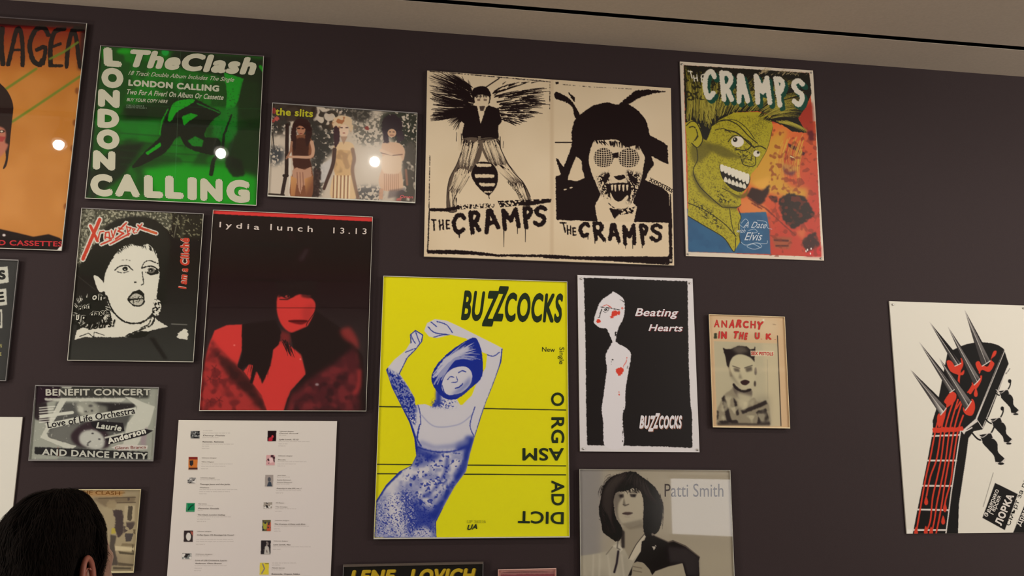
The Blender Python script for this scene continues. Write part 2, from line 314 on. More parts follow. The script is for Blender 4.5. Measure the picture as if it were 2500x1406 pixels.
    A.F([(885, 400), (940, 420), (950, 560), (900, 660), (880, 560)], (62, 42, 46), 1, 2, 1, 1); A.E(975, 412, 18, 8, (84, 62, 58), 1, 1); A.E(1040, 412, 18, 8, (84, 62, 58), 1, 1); A.E(1005, 478, 18, 6, (140, 70, 64), 1, 1); A.F([(960, 520), (1050, 520), (1000, 620)], (160, 124, 100), .8, 2)
    A.L([(890, 680), (870, 860), (800, 1050), (760, 1160)], (50, 36), (74, 54, 48), 1, 2, 0, 1); A.L([(1110, 680), (1130, 800), (1110, 960), (1180, 1290)], (46, 40), (120, 92, 76), .8, 3, 0, 1)
    for x in range(880, 1080, 22): A.L([(x, 1000), (x - 8, 1280)], 10, (226, 204, 172) if x % 44 else (110, 70, 56), .9, .8)
    A.F([(1470, 620), (1560, 590), (1680, 600), (1750, 680), (1740, 800), (1700, 860), (1730, 1080), (1700, 1180), (1490, 1180), (1430, 1060), (1480, 860)], (200, 166, 136), 1, 3, 0, 1)
    A.F([(1480, 760), (1700, 760), (1690, 960), (1490, 960)], (208, 184, 156), .9, 4, 1, 1); A.E(1595, 390, 130, 140, (46, 36, 42), 1, 2, 3); A.F([(1480, 440), (1540, 460), (1560, 600), (1490, 600)], (56, 42, 50), 1, 3, 2); A.F([(1650, 460), (1720, 440), (1750, 560), (1660, 600)], (60, 48, 54), 1, 3, 2)
    A.E(1592, 478, 54, 52, (196, 158, 124), 1, 1.5); A.E(1570, 464, 14, 6, (70, 50, 50), 1, 1); A.E(1614, 464, 14, 6, (70, 50, 50), 1, 1); A.L([(1572, 504), (1612, 504)], 8, (130, 70, 64), 1, 1)
    A.L([(1460, 720), (1600, 752), (1720, 740)], 12, (110, 80, 70), .8, 2); A.L([(1460, 690), (1590, 740)], (40, 30), (206, 176, 148), 1, 2)
    for x in range(1500, 1680, 24): A.L([(x, 980), (x + 4, 1180)], 10, (170, 128, 104), .8, 1.5)
    A.F([(1440, 1160), (1490, 1160), (1480, 1290), (1430, 1290)], (188, 146, 118), .9, 2); A.L([(1765, 930), (1780, 1110)], 26, (168, 116, 92), .7, 3); A.F([(1560, 1180), (1760, 1150), (1740, 1240), (1540, 1280)], (90, 78, 80), .6, 6)
    A.T('the slits', 160, 256, 622, 282, 92, (172, 168, 44), .03); A.T('Omen', 1690, 1272, 1850, 1278, 36, (196, 96, 96), .02, .2)
    A.F([(1650, 1280), (1720, 1260), (1700, 1310), (1645, 1310)], (180, 100, 92), .9, 2)
    return A
def hand_border(A, P, w, col): A.L(P + [P[0]], w, col, 1, 0, 1.2)
def art_insect():
    K = (34, 26, 26); c = (200, 180, 148); d = (186, 162, 128)
    A = Art((1030, 168, 1650, 652), c, 1.6, 11).use('C1')
    A.N([(0, 0), (2000, 0), (2000, 1600), (0, 1600)], (212, 194, 164), .5, 120, .5, 0, .4)
    A.F([(880, 60), (905, 60), (905, 1330), (880, 1330)], (180, 156, 124), .5, 2)
    # wings
    for i in range(150):
        q = A.rng.random(); a = (350 + A.rng.normal(0, 8), 230 + 90 * q); b = (60 + (0 if q > .3 else A.rng.random() * 260) + A.rng.normal(0, 4), 60 + 380 * (q ** 1.0) * (1 if q < .8 else .85))
        u0, u1 = sorted(A.rng.random(2)); A.L([(a[0] + (b[0] - a[0]) * u, a[1] + (b[1] - a[1]) * u + 14 * math.sin(u * 3.1)) for u in (u0 * .5, (u0 + u1) / 2, .5 + u1 * .5)], (6.5, 3), K)
    A.H([(350, 280), (300, 330)], [(90, 340), (240, 460)], 60, 6, K, 5, .02); A.H([(345, 150), (350, 230)], [(230, 55), (60, 55), (60, 200)], 130, 5, K, 5, .02)
    for i in range(230):
        q = A.rng.random(); a = (480 + 60 * q, 190 + 190 * q); b = (880 - 300 * max(0, q - .55) * 1.5, 105 + 330 * q) if q > .12 else (560 + 300 * A.rng.random(), 100)
        u = A.rng.random() * .75; v = u + A.rng.uniform(.1, .3); A.L([(a[0] + (b[0] - a[0]) * t, a[1] + (b[1] - a[1]) * t - 10 * math.sin(t * 3.1)) for t in (u, (u + v) / 2, v)], (7, 3), K)
    A.L([(55, 40), (300, 60), (875, 112)], 5, K, 1, 0, .8); A.L([(880, 110), (878, 300)], 4, K, 1, 0, .8); A.L([(530, 90), (440, 150)], 8, K)
    A.F([(560, 430), (640, 400), (580, 500)], K, .0)
    # man with open waistcoat
    A.F([(345, 200), (355, 160), (400, 143), (445, 150), (472, 190), (470, 240), (455, 270), (440, 210), (380, 205), (362, 260)], K, 1, 0, .7, 1)
    A.F([(366, 215), (455, 210), (458, 260), (430, 315), (400, 315), (375, 275)], c, 1, 0, 0, 1); A.F([(380, 230), (402, 228), (400, 244), (382, 244)], (120, 100, 84)); A.F([(424, 228), (448, 230), (446, 244), (426, 244)], (120, 100, 84))
    A.F([(395, 280), (435, 276), (425, 312), (402, 312)], (70, 56, 50), 1, 0, .6); A.H([(360, 205), (460, 200)], [(372, 225), (450, 222)], 20, 5, K, 3)
    A.F([(350, 270), (380, 280), (404, 404), (440, 290), (460, 275), (530, 300), (550, 385), (528, 412), (524, 450), (530, 500), (285, 505), (274, 470), (292, 400), (258, 372), (272, 310)], K, 1, 0, .8)
    A.F([(288, 400), (262, 390), (246, 470), (252, 580), (276, 600), (276, 480)], c); A.L([(240, 460), (238, 520)], 4, K); A.L([(272, 470), (276, 600)], 6, K); A.F([(530, 412), (560, 420), (566, 560), (545, 590), (532, 500)], c); A.L([(538, 490), (540, 590)], 6, K); A.L([(562, 520), (558, 566)], 3, K)
    legL = [(280, 505), (410, 510), (400, 640), (330, 740), (250, 860), (215, 940), (240, 1000), (180, 1000), (172, 900), (190, 780), (240, 680), (270, 600)]
    legR = [(405, 510), (520, 505), (545, 580), (620, 720), (700, 810), (745, 900), (745, 965), (695, 970), (690, 900), (600, 800), (520, 720), (440, 640)]
    A.F(legL, (92, 78, 66), 1, 0, 0, 1); A.F(legR, (98, 84, 70), 1, 0, 0, 1)
    for cc in (K, c, K, c):
        A.H([(285, 510), (405, 520)], [(255, 690), (340, 720)], 34, 6, cc, 4, .02); A.H([(245, 690), (335, 730)], [(178, 880), (250, 880)], 34, 6, cc, 4, -.04); A.H([(180, 860), (240, 870)], [(185, 1000), (235, 990)], 14, 6, cc, 3)
        A.H([(410, 515), (515, 510)], [(470, 680), (590, 690)], 44, 5, cc, 4, 0); A.H([(480, 680), (590, 680)], [(620, 800), (700, 810)], 40, 5, cc, 4, 0); A.H([(620, 800), (700, 810)], [(695, 960), (745, 950)], 24, 5, cc, 3, .03)
    A.L(legL[4:], 5, K, 1, 0, 0, 1); A.L(legR[:6], 5, K, 1, 0, 0, 1); A.F([(378, 488), (410, 484), (410, 512), (380, 514)], K); A.L([(388, 492), (404, 491)], 4, c); A.L([(386, 505), (404, 505)], 4, c)
    # striped tail
    ab = [(340, 740), (380, 670), (440, 662), (490, 680), (522, 740), (516, 820), (470, 888), (450, 890), (400, 850), (360, 800)]
    A.F(ab, K, 1, 0, .6, 1)
    for y, h, x0, x1 in ((685, 22, 372, 480), (758, 26, 360, 500), (818, 22, 392, 504), (868, 12, 420, 490)): A.F([(x0, y - h / 2), (x1, y - h / 2 + 3), (x1 - 4, y + h / 2), (x0 + 10, y + h / 2)], c, 1, 0, 1.2)
    A.L([(458, 888), (464, 915)], 5, K)
    A.T('XXPOSTERS', 582, 798, 682, 910, 18, K, .03, 0, (.75, -.66))
    A.F([(50, 980), (160, 980), (250, 965), (270, 985), (170, 1003), (50, 1000)], K, 1, 0, 1); A.N([(240, 960), (500, 945), (500, 975), (250, 990)], K, .5, 3); A.N([(520, 930), (890, 915), (890, 940), (540, 975)], K, .7, 4); A.F([(640, 945), (720, 935), (890, 918), (890, 938), (730, 965)], K, 1, 0, 1.2)
    A.D('THE', [[(65, 1055), (98, 1058), (100, 1130), (72, 1134)], [(118, 1062), (148, 1062), (152, 1124), (122, 1130)], [(165, 1062), (190, 1064), (192, 1120), (168, 1124)]], 11, K, .7)
    A.D('CRAMPS', [[(208, 1030), (300, 1020), (292, 1150), (215, 1155)], [(318, 1010), (400, 1000), (400, 1128), (336, 1150)], [(425, 1000), (500, 990), (530, 1110), (438, 1145)], [(545, 995), (660, 985), (672, 1100), (562, 1118)], [(690, 985), (760, 975), (750, 1080), (706, 1110)], [(770, 975), (856, 965), (852, 1090), (772, 1100)]], 30, K, 1.3,
        [(564, 1110, 136, 7), (657, 1090, 66, 7), (711, 1090, 122, 7), (258, 1150, 32, 14), (340, 1140, 24, 10), (434, 1130, 26, 8)])
    A.L([(52, 1000), (40, 1280)], 8, K, 1, 0, .8); A.L([(56, 620), (50, 980)], 4, K, 1, 0, .6); A.F([(32, 1268), (200, 1266), (340, 1274), (520, 1296), (900, 1300), (1700, 1358), (1700, 1370), (900, 1318), (520, 1312), (340, 1300), (40, 1292)], K, 1, 0, 1)
    A.use('C2')
    A.F([(-40, 1296), (140, 1306), (500, 1306), (850, 1308), (862, 1290), (855, 1075), (880, 1072), (885, 1356), (500, 1342), (-40, 1318)], K, 1, 0, .8)
    A.F([(866, 860), (873, 860), (884, 1100), (858, 1100)], K); A.L([(100, 78), (300, 95), (600, 110)], 3, K, .8, 0, .6); A.F([(48, 60), (72, 60), (70, 76), (50, 74)], K, 1, 0, .6)
    # close portrait with mesh goggles
    A.F([(48, 132), (100, 150), (160, 190), (200, 250), (222, 300), (205, 335), (180, 300), (170, 240), (110, 200), (45, 175)], K, 1, 0, 1.5, 1); A.F([(125, 115), (160, 150), (190, 170), (185, 205), (165, 180)], K, 1, 0, 1)
    A.F([(490, 226), (560, 170), (620, 120), (700, 115), (850, 126), (740, 145), (650, 170), (580, 215)], K, 1, 0, 1.5)
    A.F([(165, 400), (185, 330), (240, 280), (320, 225), (420, 205), (480, 222), (560, 210), (640, 265), (700, 340), (722, 440), (800, 480), (850, 515), (855, 650), (800, 625), (735, 590), (752, 650), (715, 700), (690, 760), (820, 820), (860, 860), (868, 1066), (606, 1060), (630, 950), (600, 920), (660, 760), (690, 600), (640, 510), (560, 530), (460, 470), (330, 480), (298, 540), (290, 640), (320, 740), (370, 860), (330, 950), (350, 1056), (54, 1045), (48, 738), (85, 720), (48, 600), (62, 605), (105, 670), (150, 560), (165, 500)], K, 1, 0, 1.2)
    A.F([(195, 592), (235, 620), (240, 690), (258, 745), (200, 770), (132, 760), (160, 680)], c, 1, 0, 1); A.L([(48, 492), (165, 492)], 9, K)
    A.F([(300, 545), (330, 478), (400, 490), (480, 470), (560, 525), (640, 512), (672, 600), (665, 740), (600, 900), (520, 1000), (430, 960), (360, 820), (310, 720), (286, 620)], c, 1, 0, .8, 1)
    A.H([(310, 470), (660, 500)], [(330, 500), (650, 560)], 50, 9, K, 5)
    A.F([(330, 940), (400, 880), (470, 1036), (560, 960), (632, 948), (608, 1060), (352, 1056)], c, 1, 0, .8); A.F([(430, 960), (530, 980), (470, 1040)], K, 1, 0, 1.2)
    for cx, cy, rx in ((392, 602, 72), (572, 604, 76)):
        A.E(cx, cy, rx, 70, K, 1, 0, .5)
        for k in range(-4, 5):
            t = k / 4.5; hh = math.sqrt(1 - t * t)
            A.L([(cx + rx * t, cy - 68 * hh), (cx + rx * t * 1.12 + 4, cy), (cx + rx * t, cy + 68 * hh)], 4.5, c, 1, 0, 0, 1); A.L([(cx - rx * hh, cy + 68 * t), (cx, cy + 68 * t + 8), (cx + rx * hh, cy + 68 * t)], 4.5, c, 1, 0, 0, 1)
    A.F([(455, 570), (500, 560), (500, 600), (460, 604)], K, 1, 0, .8); A.N([(345, 730), (430, 700), (440, 900), (380, 870)], K, .5, 3, 1, 3); A.N([(560, 690), (660, 720), (640, 860), (560, 930)], K, .6, 3, 1, 3)
    A.F([(380, 740), (430, 706), (438, 730), (400, 800)], K, 1, 0, 1.2); A.F([(460, 735), (540, 722), (550, 745), (500, 765)], K, 1, 0, 1.2); A.F([(560, 690), (600, 730), (640, 760), (620, 800), (570, 740)], K, 1, 0, 1)
    A.F([(412, 800), (450, 785), (520, 780), (580, 790), (590, 850), (560, 900), (500, 915), (440, 890)], K, 1, 0, 1, 1); A.F([(440, 850), (470, 900), (510, 915), (560, 870), (568, 890), (510, 940), (450, 905)], c, 1, 0, .5, 1)
    for i, x in enumerate((444, 466, 496, 524, 552)): A.F([(x, 796), (x + 18, 792), (x + 14, 830 + (14 if i in (1, 3) else 0)), (x + 6, 840)], c)
    A.L([(420, 920), (480, 965), (560, 960), (600, 900)], 5, K, 1, 0, .8, 1); A.N([(480, 980), (620, 950), (600, 1000), (500, 1010)], K, .6, 3)
    for x, y in ((118, 828), (160, 815)): A.E(x, y, 12, 5, c, 1, 0, 0, -15)
    A.T('XXPOSTERS', 716, 766, 880, 852, 28, K, .03, 0, (.35, -.94))
    A.D('THE', [[(78, 1062), (125, 1064), (128, 1130), (108, 1134)], [(128, 1085), (160, 1088), (160, 1146), (132, 1150)], [(168, 1100), (196, 1102), (196, 1154), (172, 1158)]], 10, K, .7)
    A.D('CRAMPS', [[(215, 1078), (292, 1064), (280, 1170), (222, 1160)], [(308, 1068), (392, 1066), (402, 1190), (322, 1180)], [(420, 1080), (500, 1078), (506, 1200), (430, 1180)], [(524, 1092), (620, 1080), (618, 1210), (540, 1214)], [(642, 1080), (706, 1085), (706, 1190), (664, 1210)], [(722, 1080), (812, 1080), (808, 1196), (730, 1190)]], 27, K, 1.3,
        [(550, 1200, 50, 8), (600, 1200, 50, 9), (668, 1195, 50, 10), (330, 1180, 34, 9), (405, 1180, 26, 8), (500, 1185, 34, 8), (280, 1150, 34, 10)])
    A.F([(862, 1326), (880, 1326), (880, 1342), (864, 1342)], (150, 138, 120))
    A.use('C1'); hb = (196, 178, 148); return A
def art_quiff():
    A = Art((1656, 146, 2016, 640), (200, 186, 164), 1.7, 13).use('E'); K = (30, 28, 20); y = (158, 146, 36); yd = (92, 84, 30); r = (186, 74, 44); bl = (48, 88, 120)
    A.F([(54, 54), (918, 108), (1000, 1370), (86, 1336)], r)
    A.G([(600, 460), (960, 440), (1000, 1370), (420, 1350), (440, 900)], (206, 104, 52), (176, 60, 44), (640, 600), (980, 900))
    A.F([(640, 560), (760, 500), (720, 700), (780, 880), (900, 900), (880, 980), (700, 950), (600, 900), (500, 860), (540, 740)], (190, 142, 50), .95, 8, 2, 1); A.F([(520, 860), (640, 820), (660, 930), (560, 900)], (206, 150, 62), 1, 5); A.F([(440, 980), (540, 960), (640, 1050), (620, 1080), (440, 1070)], (200, 116, 60), 1, 4)
    A.E(810, 690, 84, 100, (176, 74, 44), 1, 3, 0, 12); A.F([(720, 720), (850, 760), (800, 800), (740, 780)], (170, 110, 60), 1, 3); A.F([(770, 590), (840, 620), (830, 645), (775, 615)], (74, 34, 40), 1, 1); A.F([(840, 640), (890, 655), (880, 675), (845, 665)], (74, 34, 40), 1, 1); A.F([(782, 668), (826, 690), (820, 712), (786, 700)], (90, 30, 34), 1, 1); A.L([(788, 680), (818, 694)], 8, (206, 180, 150))
    A.H([(740, 540), (900, 560)], [(700, 840), (860, 900)], 30, 6, (196, 152, 60), 14, .1, .7); A.F([(730, 740), (770, 790), (830, 780), (800, 815), (750, 800)], (90, 50, 60), .9, 3)
    A.F([(480, 960), (520, 895), (600, 915), (650, 870), (640, 930), (600, 1000), (560, 1020), (500, 960)], (52, 34, 30), 1, 2, 2); A.F([(700, 980), (780, 930), (890, 960), (960, 1080), (900, 1130), (800, 1180), (740, 1120)], (46, 34, 30), 1, 1.5, 2.5); A.F([(640, 950), (700, 960), (690, 1010), (650, 980)], (50, 34, 30), 1, 1.5, 2)
    for p in ([(500, 970), (620, 1040), (740, 1150), (820, 1220)], [(520, 1000), (590, 1040)]): A.L(p, 9, (110, 46, 36), .9, 1, 1)
    A.F([(800, 400), (940, 300), (960, 560), (900, 520), (850, 460)], (150, 46, 34), .9, 4, 2); A.F([(860, 1260), (960, 1190), (990, 1300), (900, 1345)], (58, 34, 32), 1, 1.5, 3); A.F([(900, 1340), (1000, 1290), (1000, 1370), (880, 1365)], (186, 40, 40), .9, 4)
    A.F([(660, 1230), (800, 1240), (780, 1320), (680, 1310)], (146, 78, 50), .9, 3, 2); A.L([(680, 1255), (770, 1260)], 14, (84, 40, 34), 1, 1); A.L([(690, 1295), (770, 1295)], 12, (84, 40, 34), 1, 1); A.F([(820, 1200), (900, 1160), (880, 1260)], (196, 110, 62), .7, 5)
    A.N([(640, 440), (960, 440), (1000, 1370), (640, 1370)], (120, 48, 34), .18, 9, .6, 0, .15)
    for x, yy in ((925, 1348), (905, 1322), (930, 1315), (895, 1332)): A.E(x, yy, 4, 8, (226, 216, 204))
    # blue shirt
    A.F([(80, 1040), (440, 1070), (620, 1062), (640, 1150), (652, 1352), (86, 1336)], bl, 1, 1); A.N([(84, 1090), (652, 1062), (652, 1352), (86, 1336)], (40, 74, 106), .4, 16, .5, 0, .3)
    # yellow-green face with a wide grin
    A.F([(84, 1000), (80, 700), (66, 420), (240, 440), (380, 380), (560, 375), (650, 400), (668, 480), (640, 600), (618, 655), (560, 755), (520, 800), (500, 880), (450, 950), (448, 1010), (420, 1040), (450, 1100), (440, 1140), (440, 1270), (400, 1336), (330, 1240), (200, 1160), (84, 1090)], y, 1, 0, 0, 0)
    FC = [(84, 1000), (80, 700), (66, 420), (240, 440), (380, 380), (560, 375), (650, 400), (668, 480), (640, 600), (618, 655), (560, 755), (520, 800), (500, 880), (450, 950), (448, 1010), (420, 1040), (450, 1100), (440, 1140), (440, 1270), (400, 1336), (330, 1240), (200, 1160), (84, 1090)]
    A.CL(FC); A.L([(668, 480), (640, 600), (618, 655), (560, 755)], 5, K); A.N([(70, 400), (620, 400), (540, 740), (440, 1000), (440, 1230), (390, 1320), (90, 1080)], yd, .26, 2.2, .5)
    A.F([(110, 600), (220, 580), (250, 640), (160, 720), (110, 700)], yd, .8, 4, 1, 1); A.F([(210, 600), (300, 600), (390, 650), (480, 700), (420, 690), (340, 690), (240, 640)], yd, .85, 3, 1, 1); A.F([(130, 800), (200, 920), (300, 1000), (430, 1030), (400, 1045), (280, 1010), (160, 920), (110, 800)], yd, .9, 3, 1, 1)
    A.N([(260, 880), (340, 960), (430, 1000), (300, 1000)], K, .4, 3, .8, 2); A.N([(380, 600), (520, 640), (540, 740), (460, 720)], K, .4, 3, .7, 2); A.N([(100, 960), (240, 1050), (330, 1180), (300, 1180), (160, 1080)], K, .35, 3, .7, 2)
    A.N([(540, 400), (660, 420), (640, 600), (560, 740), (500, 640)], yd, .25, 1.6, .5, 6); A.CL()
    for P, w in [([(250, 470), (330, 430), (420, 460), (500, 540), (560, 590)], 7), ([(300, 440), (400, 430), (480, 480), (540, 560)], 5), ([(270, 500), (330, 490), (380, 520)], 5), ([(360, 580), (400, 540), (470, 560), (520, 600), (480, 640), (410, 630)], 8), ([(535, 620), (580, 610), (618, 630)], 8), ([(340, 500), (420, 520), (500, 590), (540, 620)], 9), ([(540, 640), (545, 740), (470, 740), (450, 700)], 6),
                 ([(140, 600), (150, 700), (120, 780), (160, 880), (260, 980), (320, 1030)], 6), ([(320, 1030), (420, 1030), (448, 1010)], 5), ([(440, 960), (400, 940), (320, 900)], 5), ([(370, 1040), (385, 1150), (410, 1230)], 5), ([(84, 1000), (200, 1050), (330, 1140), (415, 1230)], 6), ([(84, 1090), (200, 1160), (330, 1240), (400, 1336), (412, 1240)], 6), ([(430, 1040), (448, 1100), (430, 1160), (445, 1280)], 5)]: A.L(P, w, K, .85, 0, 0, 1)
    A.E(424, 580, 44, 38, (206, 196, 176)); A.E(408, 566, 16, 16, K); A.E(404, 562, 5, 4, (206, 196, 176)); A.E(556, 662, 24, 22, (200, 190, 170)); A.E(566, 654, 9, 9, K)
    A.F([(300, 740), (340, 760), (420, 790), (505, 810), (500, 880), (450, 925), (380, 900), (320, 830)], K, 1, 0, 0, 1)
    for i in range(8):
        t = i / 7; x = 318 + 172 * t; yy = 760 + 72 * t; A.F([(x - 11 - 2 * t, yy - 22 - 8 * t), (x + 12 + 2 * t, yy - 18 - 10 * t), (x + 13, yy + 18 + 10 * t), (x - 4, yy + 26 + 12 * t), (x - 12, yy + 10)], (206, 198, 176), 1, 0, 0, 1)
    for i in range(6):
        t = i / 5; x = 342 + 128 * t; yy = 842 + 56 * t - 12 * t * t; A.F([(x - 11, yy - 4), (x, yy - 22), (x + 12, yy - 4), (x + 12, yy + 16), (x - 9, yy + 12)], (200, 192, 170), 1, 0, 0, 1)
    A.F([(320, 860), (400, 940), (470, 935), (500, 890), (480, 960), (400, 960)], yd, .8, 1.5, 0, 1)
    # ear and swept hair
    A.F([(66, 460), (100, 438), (140, 448), (175, 500), (190, 560), (165, 600), (150, 626), (110, 590), (80, 540)], y, 1, 0, 0, 1); A.L([(72, 470), (110, 440), (150, 460), (185, 560), (150, 620), (110, 590)], 6, K, 1, 0, 0, 1); A.L([(90, 480), (130, 480), (150, 540), (120, 580)], 8, K, .9, 0, 1, 1)
    A.F([(54, 54), (918, 108), (932, 250), (900, 330), (840, 420), (900, 520), (800, 510), (740, 470), (640, 430), (660, 400), (560, 370), (400, 380), (300, 430), (250, 470), (215, 570), (190, 560), (160, 460), (110, 430), (66, 450)], K, 1, 0, 1)
    for cc, w in (((140, 128, 46), 3.6), ((112, 102, 38), 3.2), ((160, 148, 60), 2.8)):
        A.H([(80, 440), (160, 460), (230, 500)], [(60, 60), (150, 90), (300, 100)], 50, w, cc, 6, .04); A.H([(230, 470), (350, 400), (560, 370)], [(180, 120), (560, 120), (880, 160)], 80, w, cc, 8, -.06)
        A.H([(560, 375), (660, 420)], [(900, 230), (860, 420)], 36, w, cc, 8, -.08); A.H([(680, 440), (760, 440)], [(880, 500), (920, 520)], 20, w, cc, 6, -.06)
    A.H([(560, 120), (900, 130)], [(640, 60), (930, 100)], 30, 4, (170, 150, 110), 5)
    A.H([(600, 370), (680, 440)], [(560, 410), (640, 450)], 20, 7, K, 4); A.F([(900, 510), (940, 500), (950, 570), (920, 580)], (90, 30, 34), 1, 2, 2)
    A.N([(54, 54), (918, 108), (932, 250), (66, 300)], K, .35, 5, .8)
    gq = [[(190, 95), (275, 90), (262, 285), (195, 290)], [(296, 100), (395, 110), (390, 290), (316, 285)], [(404, 118), (482, 130), (498, 300), (428, 300)], [(536, 122), (640, 140), (652, 310), (556, 300)], [(672, 140), (742, 150), (738, 300), (706, 320)], [(790, 152), (880, 158), (880, 320), (812, 330)]]
    A.D('CRAMPS', [[(a + 18, b + 22) for a, b in q] for q in gq], 40, (20, 66, 52), 1.3); A.D('CRAMPS', gq, 34, (204, 196, 176), 1.2)
    A.D('THE', [[(84, 92), (114, 98), (122, 142), (104, 146)], [(118, 128), (148, 120), (152, 162), (126, 164)], [(172, 122), (204, 114), (200, 168), (172, 170)]], 8, (204, 196, 176), .5)
    w = (176, 184, 190)
    A.T('A Date', 462, 1168, 622, 1174, 42, w, 0, .5); A.T('with', 418, 1204, 478, 1206, 30, w, 0, .5); A.T('Elvis', 470, 1256, 594, 1258, 56, w, .008, .45)
    for P in ([(450, 1140), (480, 1110), (500, 1140), (470, 1170), (440, 1150)], [(560, 1120), (620, 1130), (630, 1170), (660, 1180)], [(450, 1270), (480, 1290), (540, 1276), (620, 1280), (630, 1260)], [(500, 1290), (560, 1275), (590, 1300), (540, 1318), (490, 1300), (530, 1282), (585, 1310)], [(500, 1190), (540, 1180), (560, 1200), (520, 1210)]): A.L(P, 3.5, w, .9, 0, 0, 1)
    A.F([(26, 28), (946, 88), (946, 100), (26, 44)], (214, 204, 184), .0)
    return A
def art_face():
    A = Art((160, 502, 502, 888), (50, 50, 46), 1.6, 17).use('X'); K = (42, 42, 38); c = (206, 202, 184); R = (184, 66, 50)
    A.G([(0, 0), (1300, 0), (1300, 1406), (0, 1406)], (34, 30, 28), (58, 58, 54), (600, 300), (600, 1300))  # black ground paler downwards: the pane's room reflection painted in
    A.F([(178, 30), (1000, 60), (960, 240), (820, 130), (640, 120), (420, 180), (330, 300), (150, 560), (140, 520)], (82, 82, 68), .9, 4); A.N([(175, 30), (1000, 60), (960, 240), (820, 130), (640, 120), (420, 180), (330, 300), (150, 560), (140, 500)], (170, 166, 140), .34, 4, .8)
    A.F([(172, 30), (310, 40), (300, 200), (250, 300), (142, 540), (150, 300)], (150, 148, 126), .5, 6); A.N([(172, 30), (320, 40), (250, 300), (142, 540)], (60, 60, 50), .4, 4, .8); A.L([(314, 40), (296, 180)], 7, K, .8, 1)
    A.F([(960, 70), (1250, 80), (1240, 300), (1000, 300)], (44, 42, 36), 1, 6); A.N([(900, 70), (1250, 80), (1240, 320), (960, 280)], (140, 136, 104), .14, 4, .7); A.L([(1030, 90), (990, 290)], 5, (170, 168, 140), .7, 1); A.L([(1080, 110), (1060, 300)], 16, (120, 118, 92), .4, 4)
    A.F([(330, 300), (400, 180), (560, 110), (760, 110), (900, 200), (960, 330), (930, 600), (880, 900), (600, 700), (300, 640), (140, 600), (170, 520)], K, 1, 3, 2, 1)
    A.F([(285, 625), (330, 640), (375, 690), (385, 760), (340, 770), (310, 720)], c, 1, 0, .8, 1)
    A.F([(400, 570), (480, 430), (540, 370), (620, 345), (690, 365), (760, 348), (820, 400), (850, 480), (865, 620), (850, 720), (835, 850), (800, 960), (750, 1020), (640, 1045), (540, 1020), (440, 930), (390, 800), (375, 680)], c, 1, 0, 1.2, 1)
    A.H([(480, 400), (620, 330), (820, 380)], [(500, 440), (640, 360), (840, 440)], 60, 8, K, 6)
    A.F([(115, 1190), (150, 1060), (200, 1020), (380, 960), (420, 920), (560, 1040), (700, 1050), (820, 980), (850, 1020), (940, 1072), (780, 1110), (640, 1160), (520, 1165), (200, 1165)], c, 1, 0, 1, 0)
    A.L([(395, 800), (450, 930), (540, 1020), (640, 1045), (740, 1020), (800, 960)], 14, K, 1, 0, 1, 1); A.L([(820, 970), (800, 1050), (700, 1100), (560, 1160)], 14, K, 1, 0, 1.5, 1); A.L([(790, 990), (770, 1050), (700, 1085)], 9, K, 1, 0, 1, 1); A.F([(560, 1165), (700, 1110), (790, 1120), (740, 1160), (680, 1175)], K, 1, 0, 1.5)
    # features
    A.L([(470, 578), (510, 545), (580, 535), (610, 560), (630, 575)], 9, K, 1, 0, .8, 1); A.L([(490, 588), (540, 600), (600, 585)], 6, K, 1, 0, .8, 1); A.E(562, 565, 24, 20, K, 1, 0, .6); A.E(560, 570, 7, 5, c)
    A.L([(712, 560), (750, 545), (810, 545), (860, 580)], 12, K, 1, 0, 1, 1); A.F([(730, 590), (790, 625), (866, 600), (840, 570)], K, 1, 0, 1.4); A.E(790, 578, 34, 24, (110, 106, 96)); A.E(788, 576, 18, 16, K); A.E(786, 582, 6, 4, c); A.E(748, 580, 16, 12, c)
    A.L([(706, 560), (730, 510), (780, 492), (850, 520)], 9, K, 1, 0, .8, 1); A.L([(520, 490), (570, 484), (620, 500)], 8, (120, 116, 104), .9, 0, 1.4, 1); A.L([(712, 590), (718, 640), (725, 690), (705, 706)], 8, K, .9, 0, .8, 1); A.E(650, 682, 13, 7, K, 1, 0, .8)
    A.F([(582, 828), (620, 775), (660, 755), (690, 750), (725, 780), (732, 830), (730, 870), (690, 895), (640, 895), (600, 860)], K, 1, 0, .8, 1); A.F([(600, 826), (640, 785), (690, 790), (718, 820), (660, 822)], (176, 172, 156), 1, 0, .5, 1); A.F([(604, 850), (660, 835), (722, 836), (700, 880), (640, 880)], (184, 180, 162), 1, 0, .6, 1)
    A.N([(600, 800), (700, 770), (725, 850), (640, 885)], K, .2, 2.2, .8, 2); A.F([(840, 840), (870, 850), (878, 920), (860, 970), (820, 975), (806, 940)], c, 1, 0, 1.5, 1); A.N([(800, 830), (880, 830), (880, 980), (800, 980)], K, .35, 4)
    A.L([(970, 1050), (1105, 1056)], 8, (120, 118, 108), 1, 1); A.F([(1005, 1175), (1040, 1120), (1080, 1090), (1110, 1100), (1120, 1188)], c, 1, 0, 2.5); A.F([(770, 1170), (820, 1170), (940, 1360), (900, 1360)], (38, 36, 34), .7, 3); A.L([(135, 620), (300, 750)], 4, (80, 78, 70), .6, 1)
    def lett(P, w=14, o=13): A.L(P, w + 2 * o, (200, 196, 180), 1, 0, .6)
